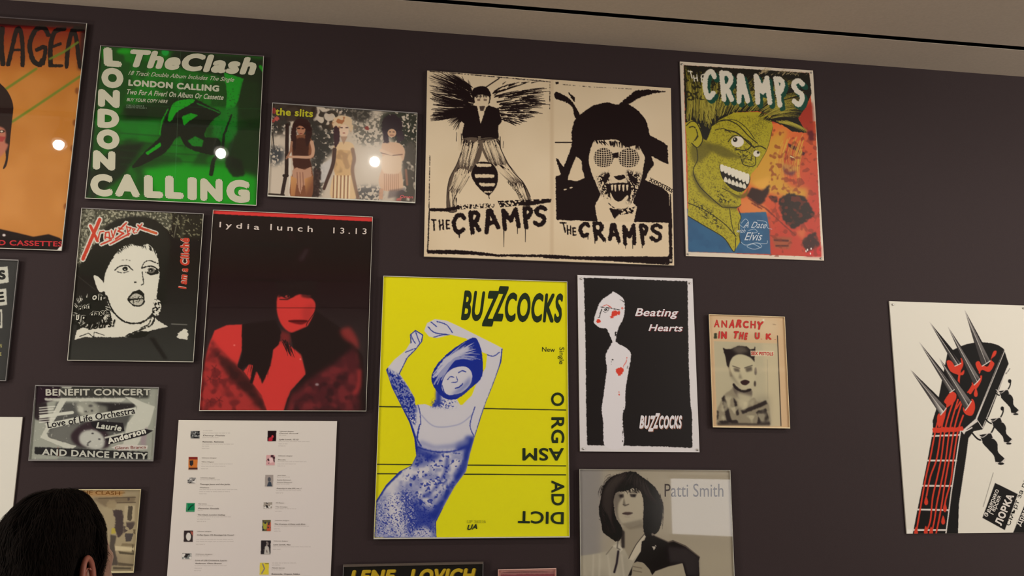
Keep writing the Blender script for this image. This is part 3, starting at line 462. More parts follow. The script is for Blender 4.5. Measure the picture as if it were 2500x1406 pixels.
    X = [[(338, 130), (190, 478)], [(255, 185), (318, 318)], [(320, 310), (340, 240), (375, 235)], [(385, 300), (390, 245), (420, 240), (425, 290), (390, 285)], [(440, 230), (452, 275)], [(480, 215), (455, 290), (420, 300)], [(350, 350), (440, 310)], [(430, 345), (600, 255)],
         [(572, 160), (500, 232), (548, 252), (478, 300)], [(505, 205), (545, 215)], [(575, 190), (590, 270)], [(575, 195), (615, 205), (595, 235)], [(630, 240), (650, 215), (625, 210), (640, 250), (665, 245)], [(672, 180), (715, 215)], [(710, 170), (670, 230)], [(700, 205), (835, 252)]]
    wd = [30, 24, 12, 12, 12, 12, 14, 14, 15, 12, 11, 11, 9, 13, 11, 20]
    for P, w in zip(X, wd): lett(P, w, 11)
    for P, w in zip(X, wd): A.L(P, w, R, 1, 0, .5)
    A.L([(760, 225), (830, 250)], 7, (200, 140, 60), .8, 1)
    for o, cc, bb in ((0, (196, 176, 162), .11), (0, R, .045)): A.T('I am a', 1100, 742, 1118, 560, 74, cc, bb, .1); A.T('Cliché', 1128, 535, 1128, 290, 84, cc, bb, .1)
    # scratched white burst with lettering
    A.F([(120, 890), (90, 960), (140, 960), (90, 1050), (140, 1060), (130, 1110), (190, 1080), (260, 1100), (340, 1060), (400, 1060), (450, 1020), (420, 900), (390, 880), (380, 760), (330, 780), (270, 770), (250, 810), (185, 805), (200, 840), (150, 860), (170, 890)], K, 1, 0, 1)
    for i in range(46):
        q = A.rng.random() * 6.28; A.L([(265 + 130 * math.cos(q), 930 + 120 * math.sin(q)), (265 + 175 * math.cos(q + .15), 930 + 165 * math.sin(q + .15))], (7, 2), c, 1, 0, .5)
    for cc, bb in ((c, .12), (K, .03)): A.T('Oh', 262, 852, 372, 838, 64, cc, bb, .2); A.T('Bon', 150, 936, 260, 910, 56, cc, bb, .25); A.T('dage', 250, 985, 420, 960, 50, cc, bb, .25); A.T('Up', 118, 1030, 220, 1010, 60, cc, bb, .25)
    A.T('Yours!', 235, 1100, 480, 1070, 62, K, .03, .35); A.L([(195, 1000), (140, 1110)], (11, 5), K, 1, 0, .6); A.L([(240, 1130), (160, 1160)], 7, K, 1, 0, .6); A.L([(240, 1130), (285, 1170), (290, 1120), (380, 1150)], 6, K, 1, 0, .6)
    return A
def art_red():
    A = Art((482, 508, 914, 1008), (48, 36, 36), 1.3, 19).use('L'); R = (196, 62, 58); K = (44, 36, 36)
    A.G([(0, 0), (1200, 0), (1200, 1406), (0, 1406)], (38, 26, 28), (54, 46, 46), (600, 300), (600, 900))  # reflected haze of the room painted into the lower dark ground
    A.F([(100, 24), (1170, 74), (1170, 112), (100, 60)], (206, 60, 58), 1, .4)
    A.F([(305, 790), (200, 795), (120, 830), (85, 920), (30, 1180), (10, 1370), (480, 1370), (440, 1280), (360, 1170), (270, 1060), (300, 960)], R, 1, 1.2, 0, 0); A.F([(10, 1370), (60, 1000), (100, 880), (170, 960), (260, 1060), (380, 1190), (450, 1290), (475, 1370)], (158, 56, 54), .95, 3, 2); A.N([(10, 1370), (60, 1000), (100, 900), (450, 1290), (470, 1370)], (84, 40, 42), .4, 14, .6, 3, .3)
    A.F([(110, 960), (260, 1050), (380, 1180), (470, 1370), (430, 1360), (330, 1250), (200, 1120)], K, .75, 5)
    for x, y in ((120, 1080), (90, 1150), (150, 1150), (150, 1290), (90, 1300)): [A.L([(x, y), (x + 26 * math.cos(q), y + 26 * math.sin(q))], 5, (90, 40, 42), .7, 1) for q in (.3, 1.4, 2.6, 3.9, 5.2)]
    A.F([(540, 600), (600, 620), (700, 590), (780, 640), (775, 720), (740, 790), (700, 840), (640, 848), (590, 825), (550, 770), (530, 690)], R, 1, 1.5, 0, 1); A.F([(690, 700), (780, 640), (760, 760), (720, 800)], (150, 52, 50), .5, 6)
    A.L([(545, 605), (590, 590), (640, 600)], 14, K, 1, 2, 0, 1); A.L([(550, 625), (600, 626), (640, 606)], 6, K, 1, 1); A.E(600, 606, 16, 8, (150, 60, 56), 1, 1); A.E(606, 604, 7, 6, K, 1, .5); A.L([(700, 600), (740, 608), (785, 604)], 16, K, .9, 3); A.E(746, 602, 12, 6, (90, 50, 50), .8, 1.5)
    A.F([(605, 768), (660, 760), (735, 765), (700, 790), (650, 785)], (104, 36, 38), 1, 1.5, 0, 1); A.L([(610, 768), (730, 768)], 5, (60, 28, 30), 1, 1); A.L([(785, 630), (790, 690), (735, 775), (725, 800)], 4, K, 1, 0, 0, 1)
    A.F([(540, 560), (600, 585), (660, 575), (700, 595), (790, 590), (800, 500), (520, 500)], K, 1, 1.5)
    A.F([(510, 920), (560, 900), (620, 930), (690, 1000), (722, 1120), (620, 1230), (575, 1370), (470, 1370), (430, 1260), (310, 1100), (360, 1040), (440, 1060), (500, 1010)], R, 1, 1.2, 0, 0); A.F([(550, 830), (620, 850), (620, 920), (550, 910)], (120, 48, 48), .9, 5)
    A.F([(300, 790), (520, 760), (560, 840), (545, 920), (505, 960), (490, 1060), (455, 1140), (435, 1185), (415, 1130), (395, 1100), (370, 1180), (350, 1180), (375, 1060), (345, 1050), (300, 1090), (270, 1070), (300, 1000), (300, 900)], K, 1, 1.2, .8, 0)
    A.H([(330, 900), (500, 900)], [(290, 1100), (470, 1180)], 50, 7, K, 10, 0, 1, 1); A.H([(310, 780), (330, 800)], [(290, 880), (310, 960)], 10, 5, K, 6); A.H([(540, 880), (620, 900)], [(600, 1000), (660, 1020)], 14, 6, K, 8)
    A.F([(620, 850), (740, 800), (790, 700), (960, 820), (1100, 1000), (1120, 1370), (575, 1370), (600, 1280), (660, 1190), (722, 1120), (700, 1000), (640, 940)], K, 1, 1.5, 0, 0); A.F([(640, 950), (690, 990), (720, 1110), (700, 1110), (660, 1040)], R, .9, 2)
    A.F([(590, 1370), (640, 1240), (740, 1160), (900, 1060), (1040, 940), (1080, 1060), (1070, 1250), (1080, 1370)], (88, 42, 46), .85, 7); A.N([(590, 1370), (640, 1240), (900, 1060), (1060, 960), (1080, 1370)], (130, 52, 54), .38, 22, .6, 5, .3); A.N([(620, 1370), (700, 1200), (1000, 1100), (1060, 1370)], (50, 36, 38), .3, 16, .6, 5, .3)
    A.F([(950, 830), (1010, 810), (1060, 880), (1070, 950), (1030, 920), (970, 880)], (150, 56, 54), .75, 5, 1, 1); A.L([(1075, 1100), (1070, 1200), (1045, 1240)], 28, (160, 56, 56), .8, 4, 0, 1)
    A.L([(690, 360), (730, 300)], 24, (66, 56, 58), .7, 5); A.L([(620, 200), (640, 225)], 10, (66, 56, 58), .6, 3); A.E(796, 1187, 12, 8, (150, 130, 130), 1, 1.5); A.E(686, 1020, 6, 6, (220, 130, 120), .8, 1); A.E(250, 928, 7, 6, (220, 120, 110), .8, 1)
    for y, dy in ((258, 18), (500, 4), (680, 2)): A.L([(80, y), (1160, y + dy)], 4, (28, 22, 24), .6, 1)
    w = (204, 190, 178); A.T('l y d i a', 150, 148, 414, 165, 36, w, .012); A.T('l u n c h', 486, 166, 766, 180, 40, w, .012); A.T('1 3 . 1 3', 902, 188, 1122, 194, 38, w, .012)
    return A
def art_yellow():
    A = Art((908, 670, 1394, 1320), (224, 206, 34), 1.5, 23).use('B'); Y = (224, 206, 34); B = (34, 50, 138); W = (198, 194, 196); K = (44, 54, 40); M = (120, 126, 168)
    A.F([(40, 1000), (20, 1400), (1080, 1400), (1060, 900)], (230, 212, 36), .6, 60)  # lower yellow painted brighter to offset the weaker light there
    A.L([(56, 698), (1010, 716)], 6, K); A.L([(46, 994), (1010, 1002)], 6, K); A.L([(46, 1042), (1010, 1048)], 6, K)
    # dancer with raised arms, blue and white
    body = [(240, 690), (290, 685), (330, 700), (420, 690), (480, 690), (530, 640), (560, 560), (600, 500), (608, 430), (560, 410), (500, 350), (420, 330), (350, 348), (310, 340), (285, 310), (300, 270), (340, 250), (400, 258), (470, 290), (560, 335), (640, 375), (687, 400), (680, 470), (640, 580), (600, 680), (580, 740), (545, 850), (520, 940), (500, 1030), (440, 1110), (380, 1220), (345, 1290), (348, 1372), (30, 1368), (40, 1180), (90, 1100), (160, 1030), (220, 1000), (245, 950), (235, 860), (210, 780), (170, 700), (120, 600), (90, 510), (130, 460), (190, 410), (215, 370), (212, 330), (240, 305), (280, 330), (275, 365), (240, 410), (200, 450), (160, 530), (200, 590), (235, 650)]
    A.F(body, W, 1, 0, 0, 0); A.CL(body); A.L(body[30:42], 7, B, 1, 0, .6); A.L(body[46:54], 10, B, 1, 0, .8)
    A.F([(95, 505), (150, 545), (200, 590), (235, 660), (250, 720), (215, 760), (170, 700), (120, 600)], M, 1, 3, 2); A.N([(95, 505), (160, 540), (240, 660), (240, 800), (200, 760), (120, 600)], B, .55, 3, 1, 3); A.L([(92, 500), (100, 560), (160, 690), (215, 790), (240, 880), (245, 960)], 16, B, 1, .8, 1, 1)
    A.L([(687, 405), (670, 500), (600, 690), (575, 760), (548, 850)], 10, B, 1, .5, 1, 1)
    A.F([(500, 850), (548, 850), (520, 940), (500, 1030), (440, 1110), (380, 1220), (345, 1290), (300, 1250), (360, 1180), (410, 1100), (440, 1040), (480, 980)], B, 1, 4, 2.5)
    A.F([(240, 880), (270, 910), (340, 940), (380, 930), (360, 965), (290, 990), (225, 1010)], B, .9, 5, 2.5); A.F([(455, 890), (520, 870), (500, 920), (440, 930)], B, .9, 4, 2)
    A.N([(235, 940), (500, 940), (440, 1110), (330, 1240), (160, 1240), (150, 1080)], M, .45, 16, .8, 8, .3); A.N([(235, 940), (500, 930), (440, 1110), (330, 1240), (160, 1240), (180, 1080)], B, .2, 5, .8, 6, .1)
    A.L([(405, 960), (390, 1040), (330, 1130), (280, 1160)], 14, B, .7, 3, 1.5, 1); A.L([(430, 1060), (370, 1120), (330, 1150)], 16, W, .8, 3, 0, 1)
    A.F([(40, 1180), (100, 1120), (90, 1200), (110, 1290), (190, 1372), (30, 1368)], M, .8, 7, 3); A.F([(170, 1130), (240, 1180), (345, 1250), (348, 1372), (210, 1372), (180, 1280)], B, .85, 8, 3); A.F([(235, 1330), (290, 1310), (330, 1340), (320, 1372), (215, 1372)], W, .9, 4); A.L([(40, 1180), (90, 1105), (165, 1030)], 16, B, .9, 1, 1, 1)
    A.N([(40, 1190), (200, 1120), (340, 1250), (345, 1366), (34, 1366)], B, .25, 2.5, .9, 7); A.N([(40, 1190), (220, 1120), (250, 1366), (34, 1366)], W, .26, 2.5, .8, 6)
    for P in ([(215, 320), (225, 350), (240, 375)], [(240, 310), (250, 340), (262, 370)], [(305, 290), (340, 320), (400, 328)], [(320, 265), (350, 290)], [(350, 262), (400, 280), (430, 320)], [(330, 345), (400, 330), (500, 360)], [(240, 650), (262, 720), (268, 790)], [(545, 700), (520, 790), (540, 850)], [(600, 430), (640, 440), (670, 420)], [(240, 400), (190, 420)]): A.L(P, 5, B, .85, 0, .6, 1)
    # plain athletic top
    A.L([(262, 790), (250, 860), (270, 900)], 8, B, .9, 0, 1, 1); A.L([(270, 740), (340, 800), (460, 790), (530, 740)], 4, M, .7, 1, 0, 1); A.L([(250, 905), (340, 930), (440, 925), (520, 890)], 8, B, .9, 1, 1, 1); A.F([(265, 870), (340, 900), (430, 890), (520, 850), (512, 890), (430, 915), (330, 915), (262, 890)], M, .7, 4)
    A.CL()
    # head thrown back with loose dark hair
    A.F([(345, 600), (385, 570), (440, 640), (470, 690), (430, 705), (370, 705), (325, 700), (345, 660)], W, 1, 0, 0, 0); A.F([(345, 610), (375, 620), (372, 690), (325, 700), (345, 660)], B, .9, 3, 1); A.N([(330, 660), (450, 670), (440, 708), (320, 702)], B, .35, 3, .8, 3)
    A.F([(322, 560), (340, 500), (390, 440), (460, 385), (540, 345), (572, 390), (585, 460), (580, 545), (530, 600), (460, 655), (400, 660), (350, 620)], B, 1, 0, .8, 1)
    A.H([(350, 600), (340, 520), (400, 450)], [(470, 420), (550, 380), (575, 480)], 70, 7, (150, 152, 180), 8, -.08, .9); A.H([(330, 560), (380, 460)], [(520, 360), (560, 400)], 40, 6, (186, 184, 194), 8, -.05, .9)
    A.F([(375, 590), (395, 535), (440, 500), (500, 495), (530, 530), (520, 585), (470, 630), (415, 640), (385, 625)], W, 1, 0, 0, 1); A.F([(470, 600), (525, 540), (520, 585), (470, 630), (415, 640)], M, .9, 4, 1); A.L([(405, 560), (420, 545), (436, 548)], 5, B, 1, 0, .5, 1); A.L([(460, 525), (480, 515), (498, 520)], 5, B, 1, 0, .5, 1); A.L([(425, 575), (455, 570), (450, 545)], 4, B, .9, 0, .5, 1); A.L([(445, 605), (465, 598), (482, 582)], 6, B, 1, 0, .6, 1); A.L([(378, 590), (388, 625), (415, 642), (470, 632)], 5, B, .9, 0, .6, 1)
    k = .02
    A.T('BU', 472, 254, 578, 260, 152, K, .036, 0, (.13, -1)); A.T('Z', 578, 286, 634, 288, 182, K, .04, 0, (.20, -1)); A.T('Z', 632, 260, 684, 262, 180, K, .04, 0, (.20, -1)); A.T('COCKS', 692, 262, 986, 268, 148, K, .036, 0, (.09, -1))
    A.T('New', 888, 416, 954, 418, 24, K); A.T('Single', 978, 394, 976, 480, 24, K)
    A.T('O', 936, 624, 934, 694, 66, K, k); A.T('RGA', 936, 752, 936, 977, 66, K, k)
    A.F([(925, 912), (1010, 900), (1010, 985), (925, 985)], Y, .0)
    A.texts.pop(); A.T('RG', 936, 752, 936, 884, 66, K, k); A.T('ASM', 1000, 910, 788, 910, 64, K, k); A.T('AD', 936, 1076, 936, 1204, 66, K, k); A.T('DICT', 1000, 1238, 766, 1232, 62, K, k)
    A.L([(1007, 710), (1008, 640)], 1, K, 0); A.T('UP 36316', 504, 1294, 600, 1294, 16, (160, 160, 40)); A.T('UA', 506, 1330, 556, 1324, 26, K, .03, .4)
    A.F([(240, 770), (900, 800), (900, 880), (240, 850)], (206, 200, 190), .0)
    return A
def art_hearts():
    A = Art((1406, 666, 1712, 1108), (204, 198, 194), 1.7, 29).use('D'); K = (28, 24, 24); c = (208, 202, 200); R = (198, 60, 44)
    A.F([(80, 58), (200, 60), (480, 70), (870, 84), (874, 300), (880, 700), (892, 1000), (905, 1100), (908, 1355), (700, 1345), (375, 1338), (378, 1100), (240, 1336), (105, 1334), (98, 1000), (92, 500)], K, 1, 0, .8)
    A.F([(285, 180), (305, 163), (350, 190), (388, 232), (390, 320), (380, 370), (345, 440), (325, 520), (330, 550), (400, 590), (436, 625), (436, 690), (420, 780), (400, 900), (395, 1040), (375, 1120), (380, 1344), (242, 1340), (228, 1150), (215, 1060), (230, 950), (255, 760), (246, 650), (290, 560), (298, 540), (270, 480), (255, 445), (210, 440), (165, 410), (158, 380), (180, 300), (215, 230)], c, 1, 0, .9, 1)
    A.L([(205, 280), (290, 290), (350, 302)], 6, K, 1, 0, .8, 1); A.L([(218, 295), (205, 330), (200, 360), (188, 360)], 6, K, 1, 0, .6); A.L([(215, 300), (245, 322), (270, 300)], 4, K, 1, 0, .5, 1); A.E(245, 300, 12, 9, K, 1, 0, .6); A.E(243, 299, 5, 3, c); A.L([(225, 275), (255, 262), (290, 285)], 4, R, 1, 0, .6)
    A.F([(290, 312), (352, 310), (355, 335), (310, 355), (275, 375), (290, 340)], R, 1, 0, 2); A.E(192, 388, 17, 15, R, 1, 0, 1.2); A.E(372, 290, 9, 9, (206, 120, 110), 1, 0, 1.5); A.L([(318, 480), (326, 470), (320, 500), (328, 492)], 6, K, 1, 0, .8); A.L([(355, 225), (375, 232), (390, 250)], 5, K, 1, 0, .8)
    A.F([(318, 760), (350, 740), (385, 745), (380, 785), (350, 808)], R, 1, 0, 1.6); A.L([(408, 665), (404, 700), (385, 725), (380, 742)], 5, (204, 100, 90), 1, 0, .8); A.L([(350, 920), (350, 952)], 7, R, .9, 0, 1); A.L([(290, 700), (296, 680), (310, 684)], 5, K, 1, 0, 1); A.L([(290, 715), (292, 745)], 4, (130, 124, 120), 1, 0, 1); A.L([(415, 730), (410, 750)], 6, K, 1, 0, 1); A.L([(385, 1040), (378, 1120), (376, 1340)], 4, K, 1, 0, 1)
    for t, q in (('Beating', (470, 348, 800, 352, 60)), ('Hearts', (572, 462, 834, 466, 52))): A.T(t, q[0] + 4, q[1] + 3, q[2] + 4, q[3] + 3, q[4], (120, 44, 48), .03, .25); A.T(t, *q, c, .02, .25)
    for o, cc in ((5, (130, 84, 66)), (0, c)):
        A.T('BU', 502 + o, 1206 + o, 574 + o, 1208 + o, 100, cc, .05, 0, (.12, -1)); A.T('Z', 568 + o, 1228 + o, 606 + o, 1228 + o, 120, cc, .04, 0, (.18, -1)); A.T('Z', 606 + o, 1206 + o, 640 + o, 1206 + o, 118, cc, .04, 0, (.18, -1)); A.T('COCKS', 648 + o, 1208 + o, 822 + o, 1206 + o, 100, cc, .05, 0, (.08, -1))
    for x, y in ((58, 64), (885, 98), (74, 1360), (944, 1366)): A.E(x, y, 4, 4, (150, 140, 136))
    return A
def art_anarchy():
    A = Art((1728, 764, 1932, 1048), (196, 164, 124), 1.8, 31).use('D'); c = (176, 166, 136); K = (44, 38, 38); R = (186, 62, 58)
    A.F([(1036, 336), (1600, 352), (1620, 600), (1650, 1190), (1070, 1190)], (198, 168, 130)); A.F([(1100, 355), (1560, 365), (1570, 500), (1080, 480)], (204, 184, 150), .7, 12)
    A.F([(1072, 540), (1555, 560), (1580, 1190), (1100, 1180), (1085, 900)], c, 1, 1); A.F([(1440, 560), (1555, 560), (1578, 1190), (1500, 1180)], (190, 176, 142), .8, 5)
    A.F([(1072, 480), (1095, 480), (1096, 524), (1072, 520)], (60, 64, 50), 1, 1, 1); A.L([(1557, 500), (1584, 1186)], 7, (60, 52, 48), 1, .5); A.L([(1480, 680), (1484, 980)], 3, (120, 112, 96), .6, 1); A.F([(1390, 960), (1500, 960), (1500, 1180), (1380, 1180)], (130, 122, 104), .5, 10)
    # portrait, grey tones
    A.F([(1140, 590), (1160, 600), (1200, 600), (1260, 575), (1320, 580), (1350, 605), (1380, 600), (1386, 570), (1390, 600), (1380, 700), (1350, 680), (1290, 650), (1220, 660), (1195, 700), (1190, 760), (1170, 720), (1160, 660)], K, 1, 1, .6, 0); A.F([(1200, 590), (1290, 575), (1340, 620), (1260, 640)], (120, 110, 94), .6, 5)
    A.F([(1215, 665), (1270, 640), (1340, 660), (1380, 700), (1392, 760), (1380, 850), (1340, 900), (1290, 905), (1240, 870), (1195, 800), (1190, 730)], (182, 172, 140), 1, 1.5, 0, 1); A.F([(1180, 740), (1195, 740), (1215, 810), (1195, 810)], (150, 138, 112), 1, 1); A.E(1390, 770, 10, 30, (110, 100, 88), 1, 1.5)
    A.F([(1220, 745), (1265, 750), (1270, 775), (1230, 770)], K, .85, 2.5); A.F([(1310, 745), (1360, 735), (1365, 765), (1320, 775)], K, .85, 2.5); A.L([(1215, 730), (1270, 748)], 6, K, .8, 1); A.L([(1305, 745), (1365, 725)], 6, K, .8, 1); A.F([(1270, 780), (1290, 830), (1260, 825)], (110, 100, 84), .7, 3); A.F([(1275, 850), (1310, 835), (1345, 850), (1320, 875), (1290, 872)], (56, 40, 40), 1, 1, 0, 1)
    A.F([(1240, 860), (1200, 810), (1195, 770), (1240, 840), (1290, 905)], (90, 80, 70), .6, 4); A.F([(1225, 880), (1290, 915), (1350, 905), (1365, 960), (1330, 990), (1280, 1010), (1240, 980), (1215, 930)], (104, 94, 82), 1, 2, 1, 1); A.L([(1222, 870), (1250, 905), (1300, 925), (1350, 910)], 18, K, 1, 1, 1, 1); A.E(1385, 865, 8, 22, (70, 60, 54), 1, 1.5)
    A.F([(1090, 1180), (1100, 1050), (1150, 950), (1215, 900), (1260, 990), (1380, 970), (1400, 1000), (1490, 1010), (1510, 1180)], (138, 128, 106), 1, 2, 1, 0); A.F([(1250, 930), (1370, 960), (1300, 1060), (1260, 1040)], (186, 176, 144), .8, 4)
    for P in ([(1130, 975), (1155, 950), (1190, 1080), (1210, 1160), (1170, 1150)], [(1220, 970), (1245, 1000), (1265, 1100), (1245, 1110)], [(1275, 1070), (1380, 1030), (1470, 990), (1480, 1020), (1390, 1060), (1290, 1095)], [(1390, 1080), (1470, 1050), (1500, 1175), (1400, 1175), (1410, 1120)], [(1095, 1060), (1110, 1080), (1105, 1140), (1095, 1140)], [(1110, 1150), (1250, 1140), (1260, 1170), (1130, 1172)]): A.F(P, K, .92, 1.5, 1)
    A.N([(1150, 960), (1500, 1000), (1500, 1180), (1100, 1180)], (196, 186, 152), .25, 14, .6, 4, .2); A.F([(1040, 740), (1620, 745), (1622, 770), (1040, 768)], (214, 196, 160), .25, 4); A.F([(1100, 1160), (1500, 1170), (1498, 1184), (1100, 1182)], (60, 52, 48), .8, 2)
    A.F([(1350, 612), (1530, 615), (1528, 652), (1355, 655)], (206, 190, 160), .9, 1); A.T('SEX PISTOLS', 1356, 645, 1524, 650, 26, R, .03)
    for ch, x0, x1, y, h, sh in (('A', 1072, 1114, 434, 58, 0), ('N', 1128, 1172, 436, 56, 0), ('A', 1184, 1228, 440, 66, .2), ('R', 1236, 1282, 436, 62, .25), ('C', 1292, 1336, 440, 56, 0), ('H', 1350, 1390, 442, 58, 0), ('Y', 1400, 1450, 452, 64, .2)): A.T(ch, x0, y, x1, y + 1, h, R, .03 if ch in 'ANH' and sh == 0 else .06, sh)
    for ch, x0, x1, y, h, sh in (('I', 1104, 1114, 520, 58, 0), ('N', 1126, 1170, 522, 58, 0), ('T', 1222, 1262, 520, 58, .25), ('H', 1262, 1300, 526, 58, .25), ('E', 1302, 1330, 530, 56, .25), ('U', 1384, 1420, 524, 52, 0), ('.', 1428, 1440, 524, 10, 0), ('K', 1466, 1512, 528, 48, 0), ('.', 1532, 1546, 528, 10, 0)): A.T(ch, x0, y, x1, y + 1, h, R, .07, sh)
    A.E(1450, 380, 8, 8, (230, 220, 200), 1, 1.5); A.T('50p', 1520, 416, 1546, 417, 10, (170, 150, 124))
    return A
def art_guitar():
    A = Art((2166, 730, 2660, 1310), (204, 198, 182), 1.5, 37).use('G'); K = (24, 20, 22); W = (196, 188, 176); R = (190, 56, 38)
    A.F([(275, 720), (300, 640), (330, 480), (360, 330), (390, 316), (430, 296), (470, 282), (510, 274), (560, 271), (610, 276), (650, 288), (683, 310), (705, 390), (700, 420), (600, 690), (560, 770), (510, 780), (480, 820), (470, 900), (455, 1000), (425, 1200), (420, 1375), (160, 1375), (190, 1220), (245, 950), (278, 770)], K)
    A.F([(683, 310), (690, 330), (540, 720), (470, 770), (455, 800), (440, 780), (520, 710)], W); A.F([(675, 330), (683, 312), (710, 395), (690, 430), (560, 760), (525, 715)], K); A.L([(688, 318), (527, 712), (560, 762), (700, 420)], 4, W); A.L([(527, 712), (450, 780)], 7, W, 1, 0, 0, 0); A.L([(430, 770), (455, 782), (500, 760)], 7, W, 1, 0, 0, 1)
    A.L([(436, 770), (410, 940), (380, 1140), (350, 1375)], 7, W)
    for x0, x1, y0, y1 in ((275, 440, 766, 766), (270, 428, 808, 802), (245, 410, 948, 948), (218, 385, 1092, 1094), (190, 366, 1228, 1232), (165, 350, 1345, 1346)): A.L([(x0, y0), (x1, y1)], 10, W)
    for P, w in [([(345, 620), (300, 740), (262, 930), (235, 1050), (210, 1190), (180, 1365)], 9), ([(370, 580), (330, 740), (300, 930), (262, 1040), (240, 1150)], 9), ([(400, 590), (350, 750), (325, 930), (300, 1050), (275, 1160), (262, 1290), (236, 1360)], 9), ([(420, 600), (375, 760), (350, 940), (325, 1070), (300, 1190), (285, 1290), (268, 1365)], 9), ([(440, 620), (400, 760), (372, 930), (345, 1080), (320, 1240), (295, 1365)], 9), ([(450, 690), (420, 780), (395, 930), (380, 1060), (348, 1180), (345, 1240)], 9), ([(430, 440), (425, 510), (450, 560)], 12), ([(545, 440), (490, 540), (455, 580), (410, 650)], 9), ([(530, 500), (490, 560)], 16)]: A.L(P, w, R, 1, 0, 0, 1)
    A.F([(275, 760), (450, 755), (455, 775), (400, 785), (275, 790)], R, 1, 0, 1.5); A.F([(355, 385), (375, 375), (410, 400), (440, 360), (450, 400), (430, 450), (455, 430), (445, 460), (380, 440)], R, 1, 0, 0, 1); A.F([(520, 395), (540, 380), (590, 410), (620, 330), (640, 320), (635, 345), (610, 370), (628, 395), (600, 440), (560, 430), (540, 440)], R, 1, 0, 0, 1)
    A.F([(340, 610), (380, 555), (410, 570), (400, 610), (345, 650)], R, 1, 0, 0, 1); A.F([(450, 640), (500, 595), (518, 640), (500, 690), (460, 680)], R, 1, 0, 0, 1); A.F([(300, 700), (320, 670), (350, 660), (340, 720), (310, 760)], R, 1, 0, 0, 1); A.F([(500, 500), (555, 460), (550, 500), (520, 540)], R, 1, 0, 0, 1)
    for x, y in ((238, 1185), (345, 1222), (335, 1296), (522, 566), (424, 425), (236, 1355), (180, 1360), (266, 1360)): A.F([(x, y - 34), (x + 11, y), (x + 6, y + 16), (x - 6, y + 16), (x - 11, y)], R, 1, 0, 0, 1)
    for tip, b0, b1 in (((148, 428), (320, 688), (352, 648)), ((198, 270), (372, 560), (402, 540)), ((258, 156), (402, 408), (436, 392)), ((362, 182), (512, 516), (546, 480)), ((458, 86), (558, 408), (604, 378)), ((312, 362), (462, 660), (496, 610))):
        m = ((b0[0] + b1[0]) / 2 + 2, (b0[1] + b1[1]) / 2); A.F([tip, (b0[0] - 10, b0[1] - 16), b0, m, b1, (b1[0] + 2, b1[1] - 20)], K); A.G([tip, b0, m], (60, 56, 54), W, ((b0[0] + tip[0]) / 2, (b0[1] + tip[1]) / 2 - 20), ((b0[0] + tip[0]) / 2 + 22, (b0[1] + tip[1]) / 2 - 32)); A.G([tip, m, b1], K, (120, 114, 108), m, b1, .8); A.L([b0, m, b1], 5, W); A.L([tip, m], 3, W, .9)
    # dagger hilts under the headstock
    for dx, dy, k in ((0, 0, 1), (60, -90, .85), (105, -250, .8)):
        f = lambda P: [(565 + dx + (x - 565) * k, 800 + dy + (y - 800) * k) for x, y in P]
        A.L(f([(500, 790), (545, 830), (600, 800), (625, 760), (628, 725)]), 9 * k, K, 1, 0, 0, 1); A.E(*f([(622, 730)])[0], 12 * k, 14 * k, K); A.F(f([(540, 800), (610, 790), (622, 820), (560, 842)]), K); A.L(f([(540, 800), (610, 790), (622, 820), (560, 842), (540, 800)]), 4, W)
        A.F(f([(560, 840), (615, 822), (645, 850), (650, 900), (690, 945), (640, 965), (625, 920), (590, 880)]), K, 1, 0, 0, 1); A.L(f([(638, 960), (665, 962), (690, 940)]), 9 * k, W, 1, 0, 0, 1); A.E(*f([(666, 966)])[0], 18 * k, 7 * k, K)
        A.L(f([(525, 790), (560, 815), (600, 785)]), 4 * k, W, 1, 0, 0, 1)
    A.L([(693, 455), (718, 420)], 5, (90, 84, 78), .8, 0, 1)
    A.F([(632, 1076), (762, 1140), (688, 1346), (560, 1276)], K); A.L([(564, 1212), (622, 1018)], 3, (90, 84, 78), .8)
    A.T('Федерико', 590, 1272, 655, 1118, 26, W, .02); A.T('Гарсия', 622, 1258, 668, 1156, 26, W, .02); A.T('ЛОРКА', 668, 1322, 742, 1150, 42, W, .05); A.T('Смърт за песен', 716, 1322, 850, 980, 24, K); A.F([(735, 1362), (860, 1060), (1160, 1060), (1160, 1375), (735, 1375)], K, 1); A.T('Драма', 776, 1325, 830, 1200, 26, W, .03)
    A.F([(130, 1340), (160, 1345), (156, 1368), (126, 1366)], (214, 210, 198), .8, 1)
    return A
